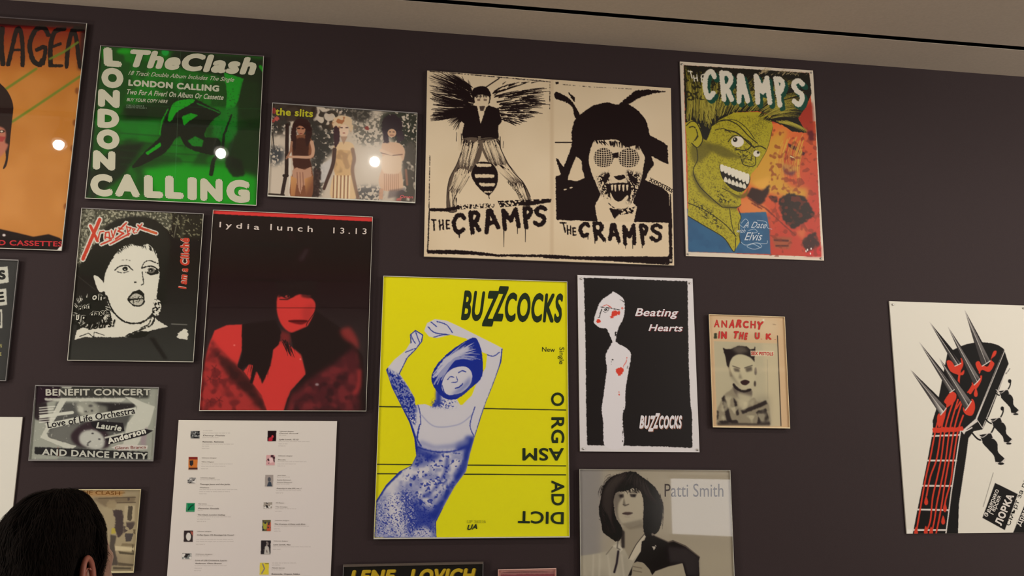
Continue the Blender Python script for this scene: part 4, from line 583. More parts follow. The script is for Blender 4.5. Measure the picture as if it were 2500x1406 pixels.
def art_portrait():
    A = Art((1410, 1140, 1800, 1660), (150, 140, 122), 1.5, 41).use('P'); K = (30, 26, 28)
    A.G([(0, 0), (2100, 0), (2100, 2700), (0, 2700)], (146, 140, 132), (156, 146, 126), (60, 0), (500, 0)); A.F([(60, 60), (350, 60), (330, 1500), (60, 1500)], (128, 124, 120), .6, 20); A.F([(1100, 1100), (2100, 1100), (2100, 2700), (1100, 2700)], (162, 152, 130), .6, 40)
    A.F([(60, 1160), (230, 1140), (430, 1100), (560, 940), (620, 1090), (780, 1000), (880, 900), (860, 1000), (900, 2700), (60, 2700)], (166, 158, 138), 1, 5); A.N([(80, 1200), (700, 1100), (700, 2700), (80, 2700)], (134, 126, 110), .35, 60, .7, 10, .4)
    for x0, x1 in ((250, 240), (330, 320), (600, 640), (430, 470)): A.L([(x0, 1150), (x1, 1500)], 24, (186, 178, 158), .5, 5)
    A.F([(540, 920), (600, 800), (860, 760), (890, 900), (800, 1040), (700, 1200), (640, 1080), (600, 950)], (146, 136, 116), 1, 4, 0, 0); A.F([(600, 820), (640, 860), (640, 1060), (600, 1060), (590, 900)], K, .8, 5)
    A.F([(520, 400), (620, 330), (800, 330), (860, 420), (870, 600), (860, 720), (760, 790), (660, 790), (580, 700), (530, 620)], (166, 156, 134), 1, 3, 0, 1); A.F([(510, 380), (620, 400), (560, 520), (560, 680), (600, 780), (540, 680), (505, 520)], (92, 84, 76), .7, 7, 0, 1); A.F([(600, 760), (860, 700), (870, 800), (700, 830)], (110, 102, 88), .6, 8)
    A.F([(560, 400), (625, 385), (630, 430), (580, 440)], (60, 54, 52), .9, 4); A.F([(700, 385), (790, 390), (770, 430), (715, 425)], (50, 44, 44), .9, 4); A.E(755, 408, 14, 11, K, 1, 2); A.E(596, 412, 14, 11, K, .8, 2); A.L([(690, 365), (800, 372)], 12, (60, 54, 50), .7, 3); A.F([(630, 430), (650, 520), (690, 520), (640, 545), (615, 520)], (90, 82, 72), .7, 4); A.L([(620, 520), (650, 530), (690, 515)], 9, (60, 52, 48), .9, 2)
    A.F([(608, 630), (660, 610), (740, 622), (690, 650), (640, 645)], (80, 66, 62), 1, 3, 0, 1); A.L([(612, 632), (740, 626)], 6, (44, 36, 36), .9, 1.5); A.L([(640, 672), (700, 675)], 8, (120, 108, 94), .6, 3)
    A.F([(600, 130), (680, 108), (780, 120), (860, 180), (960, 250), (1050, 350), (1085, 480), (1095, 620), (1090, 760), (1040, 870), (930, 910), (880, 870), (870, 740), (875, 560), (860, 420), (820, 340), (740, 320), (660, 350), (560, 360), (510, 420), (505, 560), (540, 700), (600, 800), (600, 920), (540, 980), (440, 920), (370, 860), (350, 760), (318, 600), (340, 440), (380, 280), (480, 170)], K, 1, 1.5, 1.2, 1); A.F([(480, 200), (600, 140), (660, 140), (560, 260), (500, 400), (480, 700), (520, 860), (440, 860), (370, 700), (360, 450), (400, 300)], (62, 56, 52), .7, 10, 0, 1)
    A.H([(560, 140), (760, 120), (900, 200)], [(360, 500), (700, 330), (1090, 560)], 120, 5, (60, 54, 50), 16, .1, .6); A.H([(350, 500), (340, 700)], [(400, 900), (540, 960)], 60, 5, K, 20, -.1); A.H([(1040, 340), (1090, 560)], [(1080, 800), (980, 900)], 60, 6, K, 22, -.1); A.H([(380, 300), (500, 160)], [(340, 480), (420, 180)], 40, 4, K, 14, .2, .8)
    A.H([(560, 330), (820, 320)], [(560, 365), (850, 380)], 40, 9, K, 8)
    A.F([(900, 880), (1000, 900), (1180, 980), (1240, 962), (1400, 1030), (1575, 1170), (1560, 1220), (1570, 1406), (1600, 2000), (1400, 2000), (1400, 1406), (1360, 1250), (1180, 1300), (1020, 1350), (980, 1400), (940, 1320), (860, 1240), (790, 1230), (720, 1406), (680, 1406), (760, 1230), (840, 1100), (850, 980), (890, 960)], (34, 30, 32), 1, 1.5); A.F([(1180, 1050), (1400, 1060), (1560, 1180), (1560, 1400), (1420, 1400), (1380, 1240), (1200, 1240)], (54, 50, 50), .8, 10); A.L([(1010, 905), (1180, 985), (1250, 972), (1400, 1040), (1570, 1170)], 12, (124, 112, 96), .8, 3)
    A.F([(790, 1010), (880, 900), (905, 920), (850, 980), (840, 1100), (740, 1215), (690, 1200)], (186, 176, 154), 1, 2); A.L([(890, 880), (780, 1020), (690, 1190)], 8, K, .9, 1.5, 0, 1); A.F([(480, 1040), (560, 1000), (620, 1080), (570, 1120), (540, 1060)], (186, 178, 158), 1, 3); A.L([(560, 940), (545, 1060), (580, 1080)], 14, (60, 54, 50), .7, 3); A.L([(560, 1100), (540, 1250), (510, 1360)], 26, (44, 38, 44), 1, 3); A.L([(490, 1040), (410, 1140)], 8, (80, 74, 66), .8, 3)
    A.F([(1020, 1350), (1180, 1290), (1350, 1250), (1390, 1406), (1400, 1700), (980, 1700)], (156, 146, 124), 1, 3); A.F([(730, 1330), (740, 1250), (800, 1228), (880, 1250), (950, 1330), (990, 1420), (980, 1600), (720, 1600)], (150, 140, 118), 1, 2.5, 0, 0); [A.L([(745, y), (850, y + 20)], 9, (84, 76, 66), .8, 2.5) for y in (1290, 1340)]
    A.F([(975, 1040), (1040, 1040), (1015, 1020), (1022, 1060), (1000, 1090), (990, 1060)], (176, 168, 150), 1, 1.5); A.E(985, 890, 14, 18, (140, 130, 116), .8, 3)
    A.T('Patti Smith', 1134, 420, 1866, 420, 160, (54, 46, 42), -.012)
    return A
LABELS = [(235, 150, 78, 66, 0, 342, 148, [('', 0, 80), ('', 20, 235), ('Danny Fields', 40, 190), ('', 60, 135), ('Ramones. Ramones', 94, 185), ('', 116, 276), ('', 134, 60), ('', 153, 64)]),
          (216, 376, 78, 108, 1, 330, 380, [('Unknown designer', 0, 128), ('Nina Hagen', 34, 106), ('', 56, 270), ('', 76, 210), ('', 97, 60)]),
          (210, 555, 70, 48, 2, 318, 553, [('Unknown designer', 0, 126), ('', 20, 168), ('Teenage Jesus and the Jerks,', 57, 262), ('Orphans', 84, 80), ('', 104, 326), ('', 122, 262), ('', 141, 64)]),
          (196, 775, 74, 75, 3, 300, 778, [('Ray Lowry', 0, 72), ('', 20, 130), ('Pennie Smith', 42, 180), ('', 62, 40), ('The Clash, London Calling', 97, 236), ('', 116, 290), ('', 136, 112), ('', 156, 76)]),
          (176, 1012, 78, 98, 4, 288, 1016, [('Unknown designer', 0, 126), ('X-Ray Spex, Oh Bondage Up Yours!', 34, 322), ('', 74, 320), ('', 92, 330), ('', 116, 76)]),
          (162, 1212, 80, 48, 5, 276, 1214, [('Unknown designer', 0, 146), ('', 18, 110), ('Love of Life Orchestra, Laurie', 56, 272), ('Anderson, Glenn Branca', 82, 230), ('', 104, 280), ('', 126, 60), ('', 146, 60)]),
          (902, 148, 74, 90, 6, 1004, 150, [('Unknown designer', 0, 124), ('David Arnoff', 18, 164), ('', 38, 60), ('Lydia Lunch, 13.13', 72, 166), ('', 92, 270), ('', 112, 76), ('', 130, 60)]),
          (890, 360, 74, 86, 7, 992, 362, [('Unknown designer', 0, 124), ('Blondie', 34, 66), ('', 54, 246), ('', 74, 160), ('', 92, 66)]),
          (880, 530, 70, 100, 8, 984, 532, [('Jamie Reid', 0, 72), ('', 18, 110), ('Sophie Richmond', 40, 118), ('Vivienne Westwood', 60, 130), ('', 78, 110), ('Anarchy in the UK, no. 1', 114, 216), ('', 134, 218), ('', 155, 62)]),
          (866, 768, 74, 50, 9, 970, 770, [('XX Posters', 0, 72), ('The Cramps', 34, 104), ('', 54, 182), ('', 76, 60)]),
          (856, 920, 72, 98, 10, 962, 922, [('Unknown designer', 0, 126), ('The Cramps, A Date with Elvis', 34, 266), ('', 54, 300), ('', 76, 50), ('', 96, 60)]),
          (844, 1098, 84, 120, 11, 952, 1100, [('Unknown designer', 0, 126), ('Lene Lovich, Flex', 34, 150), ('', 54, 326), ('', 76, 66)]),
          (834, 1292, 78, 102, 12, 940, 1294, [('', 0, 206), ('', 18, 70), ('Malcolm Garrett', 40, 110), ('', 60, 100), ('Buzzcocks, Orgasm Addict', 94, 246)])]
def art_labels():
    A = Art((398, 1020, 830, 1760), (204, 196, 184), 1.7, 43).use('K'); tn = (128, 118, 112)
    A.G([(0, 0), (1562, 0), (1562, 2700), (0, 2700)], (206, 200, 184), (200, 190, 186), (300, 100), (900, 1000), .5)
    def th(x, y, w, h, k):
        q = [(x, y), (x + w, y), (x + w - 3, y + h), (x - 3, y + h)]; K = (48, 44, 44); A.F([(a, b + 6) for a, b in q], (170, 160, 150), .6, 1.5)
        P = lambda l: [(x + a * w, y + b * h) for a, b in l]
        bg = {0: (84, 84, 82), 1: (190, 110, 50), 2: (130, 128, 124), 3: (24, 116, 72), 4: (52, 44, 44), 5: (116, 120, 116), 6: (34, 24, 28), 7: (196, 150, 148), 8: (150, 140, 132), 9: (150, 140, 128), 10: (96, 90, 60), 11: (44, 40, 42), 12: (204, 186, 60)}[k]
        A.F(q, bg, 1, .3)
        if k == 0: A.N(q, (40, 40, 42), .4, 4); A.N(q, (150, 150, 146), .2, 3)
        if k == 1: A.F(P([(0, 0), (1, 0), (1, .2), (0, .2)]), (120, 44, 40)); A.F(P([(.1, .3), (.5, .25), (.5, .6), (.3, .75), (.1, .6)]), K, 1, .5); A.F(P([(0, .85), (1, .85), (1, 1), (0, 1)]), (70, 44, 40), 1, .5)
        if k in (2, 5, 9): A.N(q, K, .35, 5); A.N(q, (206, 200, 190), .3, 5)
        if k == 3: A.L(P([(.15, .9), (.5, .4), (.8, .2)]), 9, (16, 50, 40), 1, .5); A.L(P([(.1, .1), (.1, .9), (.9, .9)]), 5, (120, 170, 130), .7, .5)
        if k == 4: A.E(x + w * .5, y + h * .55, w * .28, h * .36, (200, 194, 184), 1, .5); A.F(P([(.7, .05), (1, .1), (1, .5), (.8, .3)]), (160, 84, 72), 1, 1)
        if k == 6: A.F(P([(.05, 1), (.1, .7), (.5, .55), (.6, .8), (.5, 1)]), (170, 40, 54), 1, 1); A.E(x + w * .55, y + h * .55, 9, 12, (190, 60, 66), 1, .5)
        if k == 7: A.N(q, (70, 44, 50), .25, 6); A.F(P([(.3, .3), (.7, .2), (.8, .7), (.4, .8)]), (214, 184, 180), 1, 1)
        if k == 8: A.E(x + w * .5, y + h * .4, w * .2, h * .2, (80, 80, 84), 1, .5); A.F(P([(.2, 1), (.4, .6), (.7, .6), (.85, 1)]), (60, 66, 76), 1, .5)
        if k == 10: A.F(P([(.05, .3), (.6, .25), (.5, .8), (.1, .9)]), (150, 146, 60), 1, 1); A.F(P([(.6, .3), (1, .2), (1, 1), (.5, 1)]), (176, 80, 56), 1, 1); A.N(q, (44, 50, 60), .2, 5)
        if k == 11: A.F(P([(.3, 1), (.4, .45), (.6, .35), (.8, .5), (.9, 1)]), (176, 170, 160), 1, 1); A.N(q, (120, 110, 104), .1, 4)
        if k == 12: A.L(P([(.3, .1), (.5, .5), (.2, .9)]), 10, (120, 110, 120), 1, .5); A.L(P([(.6, .08), (.95, .08)]), 5, K, 1, .5)
    for x, y, w, h, k, tx, ty, rows in LABELS:
        th(x, y, w, h, k); x0 = tx
        for t, dy, L in rows:
            x0 = tx - dy * .075
            if t: A.T(t, x0, ty + dy + 6, x0 + L, ty + dy + 7, 12 if dy > 30 and L > 130 else 9, (112, 104, 98), .012 if dy > 30 and L > 130 else 0, .15)
            else:
                q = x0
                while q < x0 + L:
                    l = A.rng.uniform(10, 38); e = min(q + l, x0 + L)
                    n = max(2, int((e - q) / 5)); A.L([(q + (e - q) * i / n, ty + dy + (2.2 if i % 2 else -2.2)) for i in range(n + 1)], 2.6, tn, .55); q = e + 6
    return A
def art_benefit():
    A = Art((66, 936, 392, 1130), (150, 152, 138), 1.8, 47).use('N'); K = (44, 42, 44); W = (188, 188, 172)
    full = [(200, 50), (1130, 60), (1090, 610), (190, 605)]
    A.F([(255, 60), (430, 60), (430, 150), (300, 190), (250, 300), (245, 290)], (48, 38, 44), 1, 2); A.F([(430, 60), (1060, 80), (1050, 150), (430, 150)], (62, 62, 58), 1, 3); A.F([(400, 180), (960, 190), (900, 330), (860, 400), (780, 420), (740, 500), (520, 520), (330, 430)], (84, 84, 80), 1, 3)
    A.F([(640, 180), (960, 190), (930, 240), (760, 270), (740, 210)], (52, 50, 50), 1, 3); A.F([(380, 350), (560, 330), (560, 500), (480, 500), (330, 430)], (112, 112, 104), .8, 6); A.F([(560, 350), (660, 320), (760, 400), (760, 500), (560, 490), (500, 420)], (58, 48, 52), 1, 3, 0, 1)
    A.F([(540, 190), (600, 170), (680, 190), (710, 240), (680, 280), (600, 290), (550, 250)], (148, 148, 134), 1, 4, 0, 1); A.F([(560, 200), (590, 220), (590, 260), (550, 240)], (180, 180, 164), 1, 2); A.E(640, 205, 16, 8, K, .7, 2); A.E(610, 245, 14, 5, K, .7, 1.5); A.E(650, 240, 8, 8, K, .7, 1.5); A.F([(700, 200), (760, 210), (760, 260), (700, 260)], (120, 120, 108), .8, 4)
    A.F([(560, 420), (600, 380), (680, 380), (735, 430), (735, 490), (690, 515), (620, 500), (570, 470)], (178, 178, 166), 1, 3, 0, 1); A.E(655, 400, 9, 5, K, .9, 1); A.E(702, 440, 9, 5, K, .9, 1); A.L([(620, 470), (640, 455)], 8, K, .8, 1); A.E(620, 482, 8, 5, K, .8, 1)
    A.F([(880, 140), (950, 150), (1010, 180), (1095, 210), (1060, 330), (990, 450), (960, 500), (870, 480), (900, 330), (960, 250), (970, 210)], W, 1, 1); A.F([(1000, 400), (1040, 350), (1030, 490), (990, 480)], (150, 136, 136), 1, 2); A.F([(430, 150), (480, 150), (330, 400), (345, 430), (540, 490), (500, 520), (285, 430)], W, 1, .6, .8); A.F([(310, 150), (900, 150), (860, 178), (320, 168)], W, .9, 1.2, 1)
    A.F([(430, 60), (520, 60), (500, 84), (440, 80)], W, 1, 1); A.N(full, (206, 204, 188), .03, 4, .4); A.F([(255, 190), (330, 180), (350, 330), (250, 300)], (50, 44, 46), 1, 2)
    for y in (215, 232, 250, 268, 286, 300, 318): A.L([(280, y + 4), (280 + A.rng.uniform(80, 140), y - 6)], 9, (206, 204, 190), .8, .6)
    A.L([(290, 280), (512, 252)], 22, (196, 196, 180), 1, .6); A.F([(245, 495), (1045, 530), (1040, 585), (760, 585), (420, 560), (245, 545)], (46, 46, 46), 1, 1, 1); A.F([(420, 560), (1045, 582), (1080, 600), (400, 592)], (120, 122, 114), .8, 2)
    A.F([(320, 330), (560, 280), (960, 215), (965, 262), (700, 305), (520, 330), (330, 372)], (194, 194, 178), 1, .5); A.F([(640, 320), (690, 312), (870, 325), (880, 385), (700, 385), (650, 350)], K, 1, .5); A.F([(745, 435), (1030, 368), (1082, 380), (1030, 412), (770, 478)], K, 1, .5); A.L([(745, 430), (870, 400)], 12, W, 1, .8); A.F([(785, 500), (840, 478), (1045, 485), (1040, 512), (840, 520)], (196, 190, 178), 1, .6)
    A.T('BENEFIT CONCERT', 322, 132, 1064, 130, 46, (182, 180, 164), .03); A.T('AND DANCE PARTY', 296, 552, 1040, 584, 46, (182, 182, 168), .035)
    A.T('Love of Life Orchestra', 338, 362, 956, 258, 46, K, .01); A.T('Laurie', 678, 362, 856, 384, 44, W, .04, .15); A.T('Anderson', 766, 476, 1034, 398, 44, (206, 204, 188), .05); A.T('Glenn Branca', 812, 512, 1030, 504, 20, (140, 84, 78))
    A.L([(1080, 400), (1072, 560)], 5, (130, 130, 118), .8); A.L([(410, 495), (412, 560)], 4, (150, 80, 60), .6)
    return A
def art_lene():
    A = Art((834, 1366, 1184, 1900), (18, 15, 17), 1.2, 53).use('W')
    for o, c in ((9, (110, 88, 30)), (0, (180, 152, 44))): A.T('LENE', 222 + o, 352 + o * .3, 690 + o, 344 + o * .3, 136, c, .05, .22, (.02, -1)); A.T('LOVICH', 830 + o, 344 + o * .3, 1502 + o, 336 + o * .3, 140, c, .05, .22, (.02, -1))
    A.F([(600, 700), (1100, 650), (1300, 1100), (1200, 2200), (500, 2200), (450, 1200)], (130, 122, 116), 1, 20, 0, 1)
    return A
def art_pink():
    A = Art((1212, 1384, 1362, 1600), (190, 136, 124), 1.4, 59).use('W')
    A.F([(1760, 240), (2310, 232), (2310, 900), (1760, 900)], (150, 104, 98), 1, 1)
    for y in (236, 246): A.H([(1775, y), (1790, y)], [(2290, y - 10), (2310, y - 10)], 12, 3, (110, 76, 74), 2)
    for i in range(60): x = A.rng.uniform(1775, 2300); A.L([(x, 242), (x + A.rng.uniform(6, 14), 242 - A.rng.uniform(2, 10))], 4, (120, 84, 82), .8)
    A.F([(1760, 262), (2310, 255), (2310, 290), (1760, 290)], (120, 60, 66), .8, 1, 1)
    return A
def art_sepia():
    A = Art((160, 1186, 350, 1404), (160, 146, 116), 1.6, 61).use('H'); K = (76, 66, 64)
    A.N([(900, 90), (2140, 90), (2050, 1370), (900, 1370)], (136, 122, 98), .4, 60, .5, 0, .3); A.F([(1150, 110), (1900, 90), (1850, 200), (1350, 200)], (166, 128, 82), .9, 14)
    A.F([(1400, 220), (2060, 200), (2050, 290), (1700, 300), (1600, 360), (1500, 300)], (120, 106, 84), .9, 8, 2); A.L([(1500, 230), (2060, 212)], 14, (90, 78, 64), .9, 2); A.L([(1780, 296), (2060, 290)], 14, (90, 78, 64), .9, 2); A.E(1700, 320, 80, 70, (150, 134, 104), .8, 4, 2); A.E(1950, 240, 26, 20, K, .8, 2, 2)
    A.F([(1700, 400), (1860, 410), (1880, 560), (1870, 760), (1800, 830), (1740, 700), (1760, 560)], K, 1, 4, 2); A.F([(1900, 340), (2050, 340), (2040, 600), (1880, 590)], (176, 162, 130), .9, 4); A.F([(1950, 345), (2020, 345), (2000, 570), (1935, 560)], (84, 76, 64), 1, 2, 1)
    A.N([(1880, 600), (2050, 580), (2030, 760), (1870, 750)], K, .5, 10, .9, 2); A.F([(1900, 760), (2030, 760), (1990, 880), (1910, 880)], (80, 74, 72), 1, 2, 1); A.F([(1680, 780), (1770, 800), (1740, 950), (1760, 1060), (1800, 1240), (1700, 1250), (1660, 1000)], (86, 78, 70), 1, 5, 1)
    A.F([(1750, 950), (2040, 980), (2030, 1030), (1750, 1020)], (196, 182, 146), 1, 3); A.F([(1860, 910), (2050, 920), (2040, 960), (1840, 950)], (130, 116, 90), 1, 3); A.F([(1800, 1030), (2040, 1060), (2030, 1090), (1820, 1070)], (84, 76, 62), .9, 3); A.F([(1790, 1200), (2040, 1230), (2020, 1260), (1800, 1250)], (90, 80, 66), .9, 4); A.F([(1720, 1270), (2000, 1280), (1990, 1310), (1720, 1310)], (90, 82, 68), 1, 3); A.F([(1700, 680), (1750, 680), (1760, 760), (1690, 770)], (176, 160, 70), .9, 3)
    A.N([(2020, 700), (2060, 700), (2040, 1100), (2000, 1100)], (90, 80, 64), .4, 8, .7)
    A.T('THE CLASH', 1180, 160, 1820, 176, 54, (112, 72, 36), .0); A.L([(1826, 150), (1900, 146)], 8, (112, 80, 44))
    return A
def art_ransom():
    A = Art((-190, 628, 50, 936), (62, 62, 60), 1.5, 67).use('O'); W = (186, 184, 168); K = (50, 50, 48)
    A.F([(-400, 340), (44, 330), (47, 418), (-400, 436)], W, 0); A.F([(-40, 338), (42, 330), (48, 415), (-40, 430)], W, 1, .5, .6); A.F([(-60, 460), (34, 448), (38, 536), (-60, 550)], W, 1, .5, .6); A.F([(-70, 566), (12, 560), (14, 660), (-70, 668)], W, 1, .5, .6)
    for a, b, c, d in ((-140, 340, 90, 86), (-250, 346, 90, 86), (-170, 462, 90, 84), (-280, 468, 90, 84), (-180, 568, 90, 90)): A.F([(a, b), (a + c, b - 4), (a + c, b + d), (a, b + d + 4)], W, 1, .5, .6)
    A.T('S', -6, 402, 32, 398, 50, K, .06); A.T('E', -22, 524, 26, 518, 54, K, .04); A.F([(-60, 586), (4, 574), (4, 646), (-60, 650)], K, 1, 1); A.T('A', -34, 636, 2, 634, 40, W, .03)
    A.T('N', 0, 765, 10, 765, 20, (176, 170, 110)); A.T('E', 0, 808, 8, 808, 18, (176, 170, 110)); A.T('L', -130, 402, -90, 398, 50, K, .06)
    return A
def art_blank():
    A = Art((-330, 1014, 60, 1500), (204, 200, 186), 1.0, 71)
    for i in range(6): A.L([(-280, 1060 + i * 70), (-40 - i * 2, 1062 + i * 70)], 3, (150, 146, 138), .5); A.L([(-280, 1072 + i * 70), (-80 - i * 2, 1074 + i * 70)], 3, (160, 156, 148), .5)
    return A


# ------------------------------------------------------------------ materials
def s2l(c):
    c = np.asarray(c, float) / 255; return np.where(c <= .04045, c / 12.92, ((c + .055) / 1.055) ** 2.4)
E_LIT = np.array([.80, .765, .70])            # what a white sheet on the wall returns under the room's light
def alb(c, k=1.0, haze=.006): return np.clip((s2l(c) - haze) / (E_LIT * k), .0022, .92)   # haze: the sheen already in the colours read off the photo
def mat(name, col, rough=.6, noise=0, scale=60, bump=0, metal=0, spec=.5, emit=0):
    m = bpy.data.materials.new(name); m.use_nodes = True; nt = m.node_tree; p = nt.nodes['Principled BSDF']
    p.inputs['Base Color'].default_value = (*col[:3], 1); p.inputs['Roughness'].default_value = rough; p.inputs['Metallic'].default_value = metal
    p.inputs['Specular IOR Level'].default_value = spec
    if emit: p.inputs['Emission Color'].default_value = (*col[:3], 1); p.inputs['Emission Strength'].default_value = emit
    if noise or bump:
        tc = nt.nodes.new('ShaderNodeTexCoord'); n = nt.nodes.new('ShaderNodeTexNoise'); n.inputs['Scale'].default_value = scale; n.inputs['Detail'].default_value = 4
        nt.links.new(tc.outputs['Object'], n.inputs['Vector'])
    if noise:
        r = nt.nodes.new('ShaderNodeMapRange'); r.inputs['From Min'].default_value = .3; r.inputs['From Max'].default_value = .7
        r.inputs['To Min'].default_value = 1 - noise; r.inputs['To Max'].default_value = 1 + noise
        v = nt.nodes.new('ShaderNodeVectorMath'); v.operation = 'SCALE'; v.inputs[0].default_value = col[:3]
        nt.links.new(n.outputs['Fac'], r.inputs['Value']); nt.links.new(r.outputs['Result'], v.inputs['Scale']); nt.links.new(v.outputs['Vector'], p.inputs['Base Color'])
    if bump:
        b = nt.nodes.new('ShaderNodeBump'); b.inputs['Strength'].default_value = bump; b.inputs['Distance'].default_value = .002
        nt.links.new(n.outputs['Fac'], b.inputs['Height']); nt.links.new(b.outputs['Normal'], p.inputs['Normal'])
    return m
def print_mat(name, rough, spec):
    m = mat(name, (1, 1, 1), rough, spec=spec); nt = m.node_tree; a = nt.nodes.new('ShaderNodeVertexColor'); a.layer_name = 'Col'
    nt.links.new(a.outputs['Color'], nt.nodes['Principled BSDF'].inputs['Base Color']); return m
def glass_mat(name, rough, haze=0.0):
    m = bpy.data.materials.new(name); m.use_nodes = True; nt = m.node_tree; nt.nodes.clear()
    out = nt.nodes.new('ShaderNodeOutputMaterial'); mx = nt.nodes.new('ShaderNodeMixShader'); fr = nt.nodes.new('ShaderNodeFresnel'); 
    ge = nt.nodes.new('ShaderNodeNewGeometry'); mr = nt.nodes.new('ShaderNodeMapRange'); mr.inputs['To Min'].default_value = 1.49; mr.inputs['To Max'].default_value = 1 / 1.49
    nt.links.new(ge.outputs['Backfacing'], mr.inputs['Value']); nt.links.new(mr.outputs['Result'], fr.inputs['IOR'])
    t = nt.nodes.new('ShaderNodeBsdfTransparent'); g = nt.nodes.new('ShaderNodeBsdfGlossy'); g.inputs['Roughness'].default_value = rough
    nt.links.new(fr.outputs[0], mx.inputs[0]); nt.links.new(t.outputs[0], mx.inputs[1])
    if haze:
        g2 = nt.nodes.new('ShaderNodeBsdfGlossy'); g2.inputs['Roughness'].default_value = haze; m2 = nt.nodes.new('ShaderNodeMixShader'); m2.inputs[0].default_value = .32
        nt.links.new(g.outputs[0], m2.inputs[1]); nt.links.new(g2.outputs[0], m2.inputs[2]); nt.links.new(m2.outputs[0], mx.inputs[2])
    else: nt.links.new(g.outputs[0], mx.inputs[2])
    nt.links.new(mx.outputs[0], out.inputs[0]); return m
M_WALL = mat('aubergine_wall_paint', (.0285, .0168, .0192), .75, .10, 500, .25, spec=.3)
M_CEIL = mat('ceiling_paint', (.50, .43, .36), .85, .04, 90, .1)
M_BLACK = mat('matt_black', (.006, .005, .005), .8)
M_FLOOR = mat('floor_boards', (.13, .08, .05), .45, .2, 6)
M_ROOM = mat('gallery_white_paint', (.42, .39, .35), .8, .04, 40)
M_PRINT = print_mat('printed_paper', .6, .12); M_INK = print_mat('printed_ink', .6, .12); M_GLOSSPRINT = print_mat('coated_printed_paper', .42, .35); M_GLOSSINK = print_mat('coated_printed_ink', .42, .35)
M_PANE = glass_mat('acrylic_pane', .02); M_PANE_SOFT = glass_mat('soft_acrylic_pane', .03, .24)
M_EDGE = mat('pale_acrylic_edge', alb((188, 184, 168)), .35, .05, 80); M_EDGED = mat('dark_top_edge', alb((84, 76, 76)), .35, .05, 80)
M_EDGEB = mat('grey_frame_edge', alb((126, 122, 118)), .35, .05, 80); M_EDGEC = mat('cream_frame_edge', alb((214, 192, 150)), .4, .05, 80)
M_BOARD = mat('dark_backing_board', (.03, .025, .025), .8, .1, 60); M_BOARDW = mat('pale_backing_board', (.50, .46, .40), .8, .05, 60)
M_PIN = mat('steel_pin', (.55, .53, .5), .3, .1, 200, metal=1)

# ------------------------------------------------------------------ mesh helpers
def link(name, me, parent=None, loc=(0, 0, 0), mats=(), kind=None, label=None):
    o = bpy.data.objects.new(name, me); COL.objects.link(o); o.location = loc
    if me is not None:
        for m in mats: me.materials.append(m)
    if parent is not None: o.parent = parent
    if kind: o['kind'] = kind
    if label: o['label'] = label
    return o
def pydata(name, vs, fs, smooth=False):
    me = bpy.data.meshes.new(name); me.from_pydata([tuple(map(float, v)) for v in vs], [], fs); me.update()
    if smooth: me.polygons.foreach_set('use_smooth', [True] * len(me.polygons))
    return me
def box(x0, x1, y0, y1, z0, z1):
    vs = [(x, y, z) for x in (x0, x1) for y in (y0, y1) for z in (z0, z1)]
    return vs, [(0, 1, 3, 2), (4, 6, 7, 5), (0, 4, 5, 1), (2, 3, 7, 6), (0, 2, 6, 4), (1, 5, 7, 3)]
def slab(q, yf, yb):                         # prism on a wall quad (tl,tr,br,bl; x,z) from front yf to back yb
    vs = [(p[0], yf, p[1]) for p in q] + [(p[0], yb, p[1]) for p in q]
    return vs, [(0, 3, 2, 1), (4, 5, 6, 7), (0, 1, 5, 4), (1, 2, 6, 5), (2, 3, 7, 6), (3, 0, 4, 7)]
def joinparts(L):
    vs, fs, mi = [], [], []
    for k, (v, f) in enumerate(L):
        n = len(vs); vs += list(v); fs += [tuple(i + n for i in g) for g in f]; mi += [k] * len(f)
    return vs, fs, mi
def bevel(o, w, n=2):
    m = o.modifiers.new('bevel', 'BEVEL'); m.width = w; m.segments = n; m.limit_method = 'ANGLE'

# ------------------------------------------------------------------ the room
def struct(name, g, m): return link(name, pydata(name, *g), mats=[m], kind='structure')
struct('wall_front', box(-4.5, 6.5, 0, .12, 0, CEIL + .3), M_WALL)
struct('floor', box(-4.5, 6.5, -7.1, 0, -.1, 0), M_FLOOR)
struct('wall_back', box(-4.5, 6.5, -7.22, -7.1, 0, CEIL + .3), M_ROOM)
struct('wall_left', box(-4.62, -4.5, -7.22, .12, 0, CEIL + .3), M_ROOM)
struct('wall_right', box(6.5, 6.62, -7.22, .12, 0, CEIL + .3), M_ROOM)
cl = struct('ceiling', box(-4.5, 6.5, -7.1, -.2540, CEIL, CEIL + .002), M_CEIL); 
tr = struct('trim_1', box(-4.5, 6.5, -.2235, -.0005, CEIL, CEIL + .002), M_CEIL); 
v, f, _ = joinparts([box(-4.5, 6.5, -.40, -.10, CEIL + .14, CEIL + .15), box(-4.5, 6.5, -.40, -.39, CEIL + .003, CEIL + .14), box(-4.5, 6.5, -.11, -.10, CEIL + .003, CEIL + .14)])
link('trim_2', pydata('slot_channel', v, f), mats=[M_BLACK], kind='structure')
v, f, _ = joinparts([box(-4.5, 6.5, -.016, 0, 0, .12)]); bb = link('baseboard_front', pydata('baseboard_front', v, f), mats=[M_WALL], kind='structure')

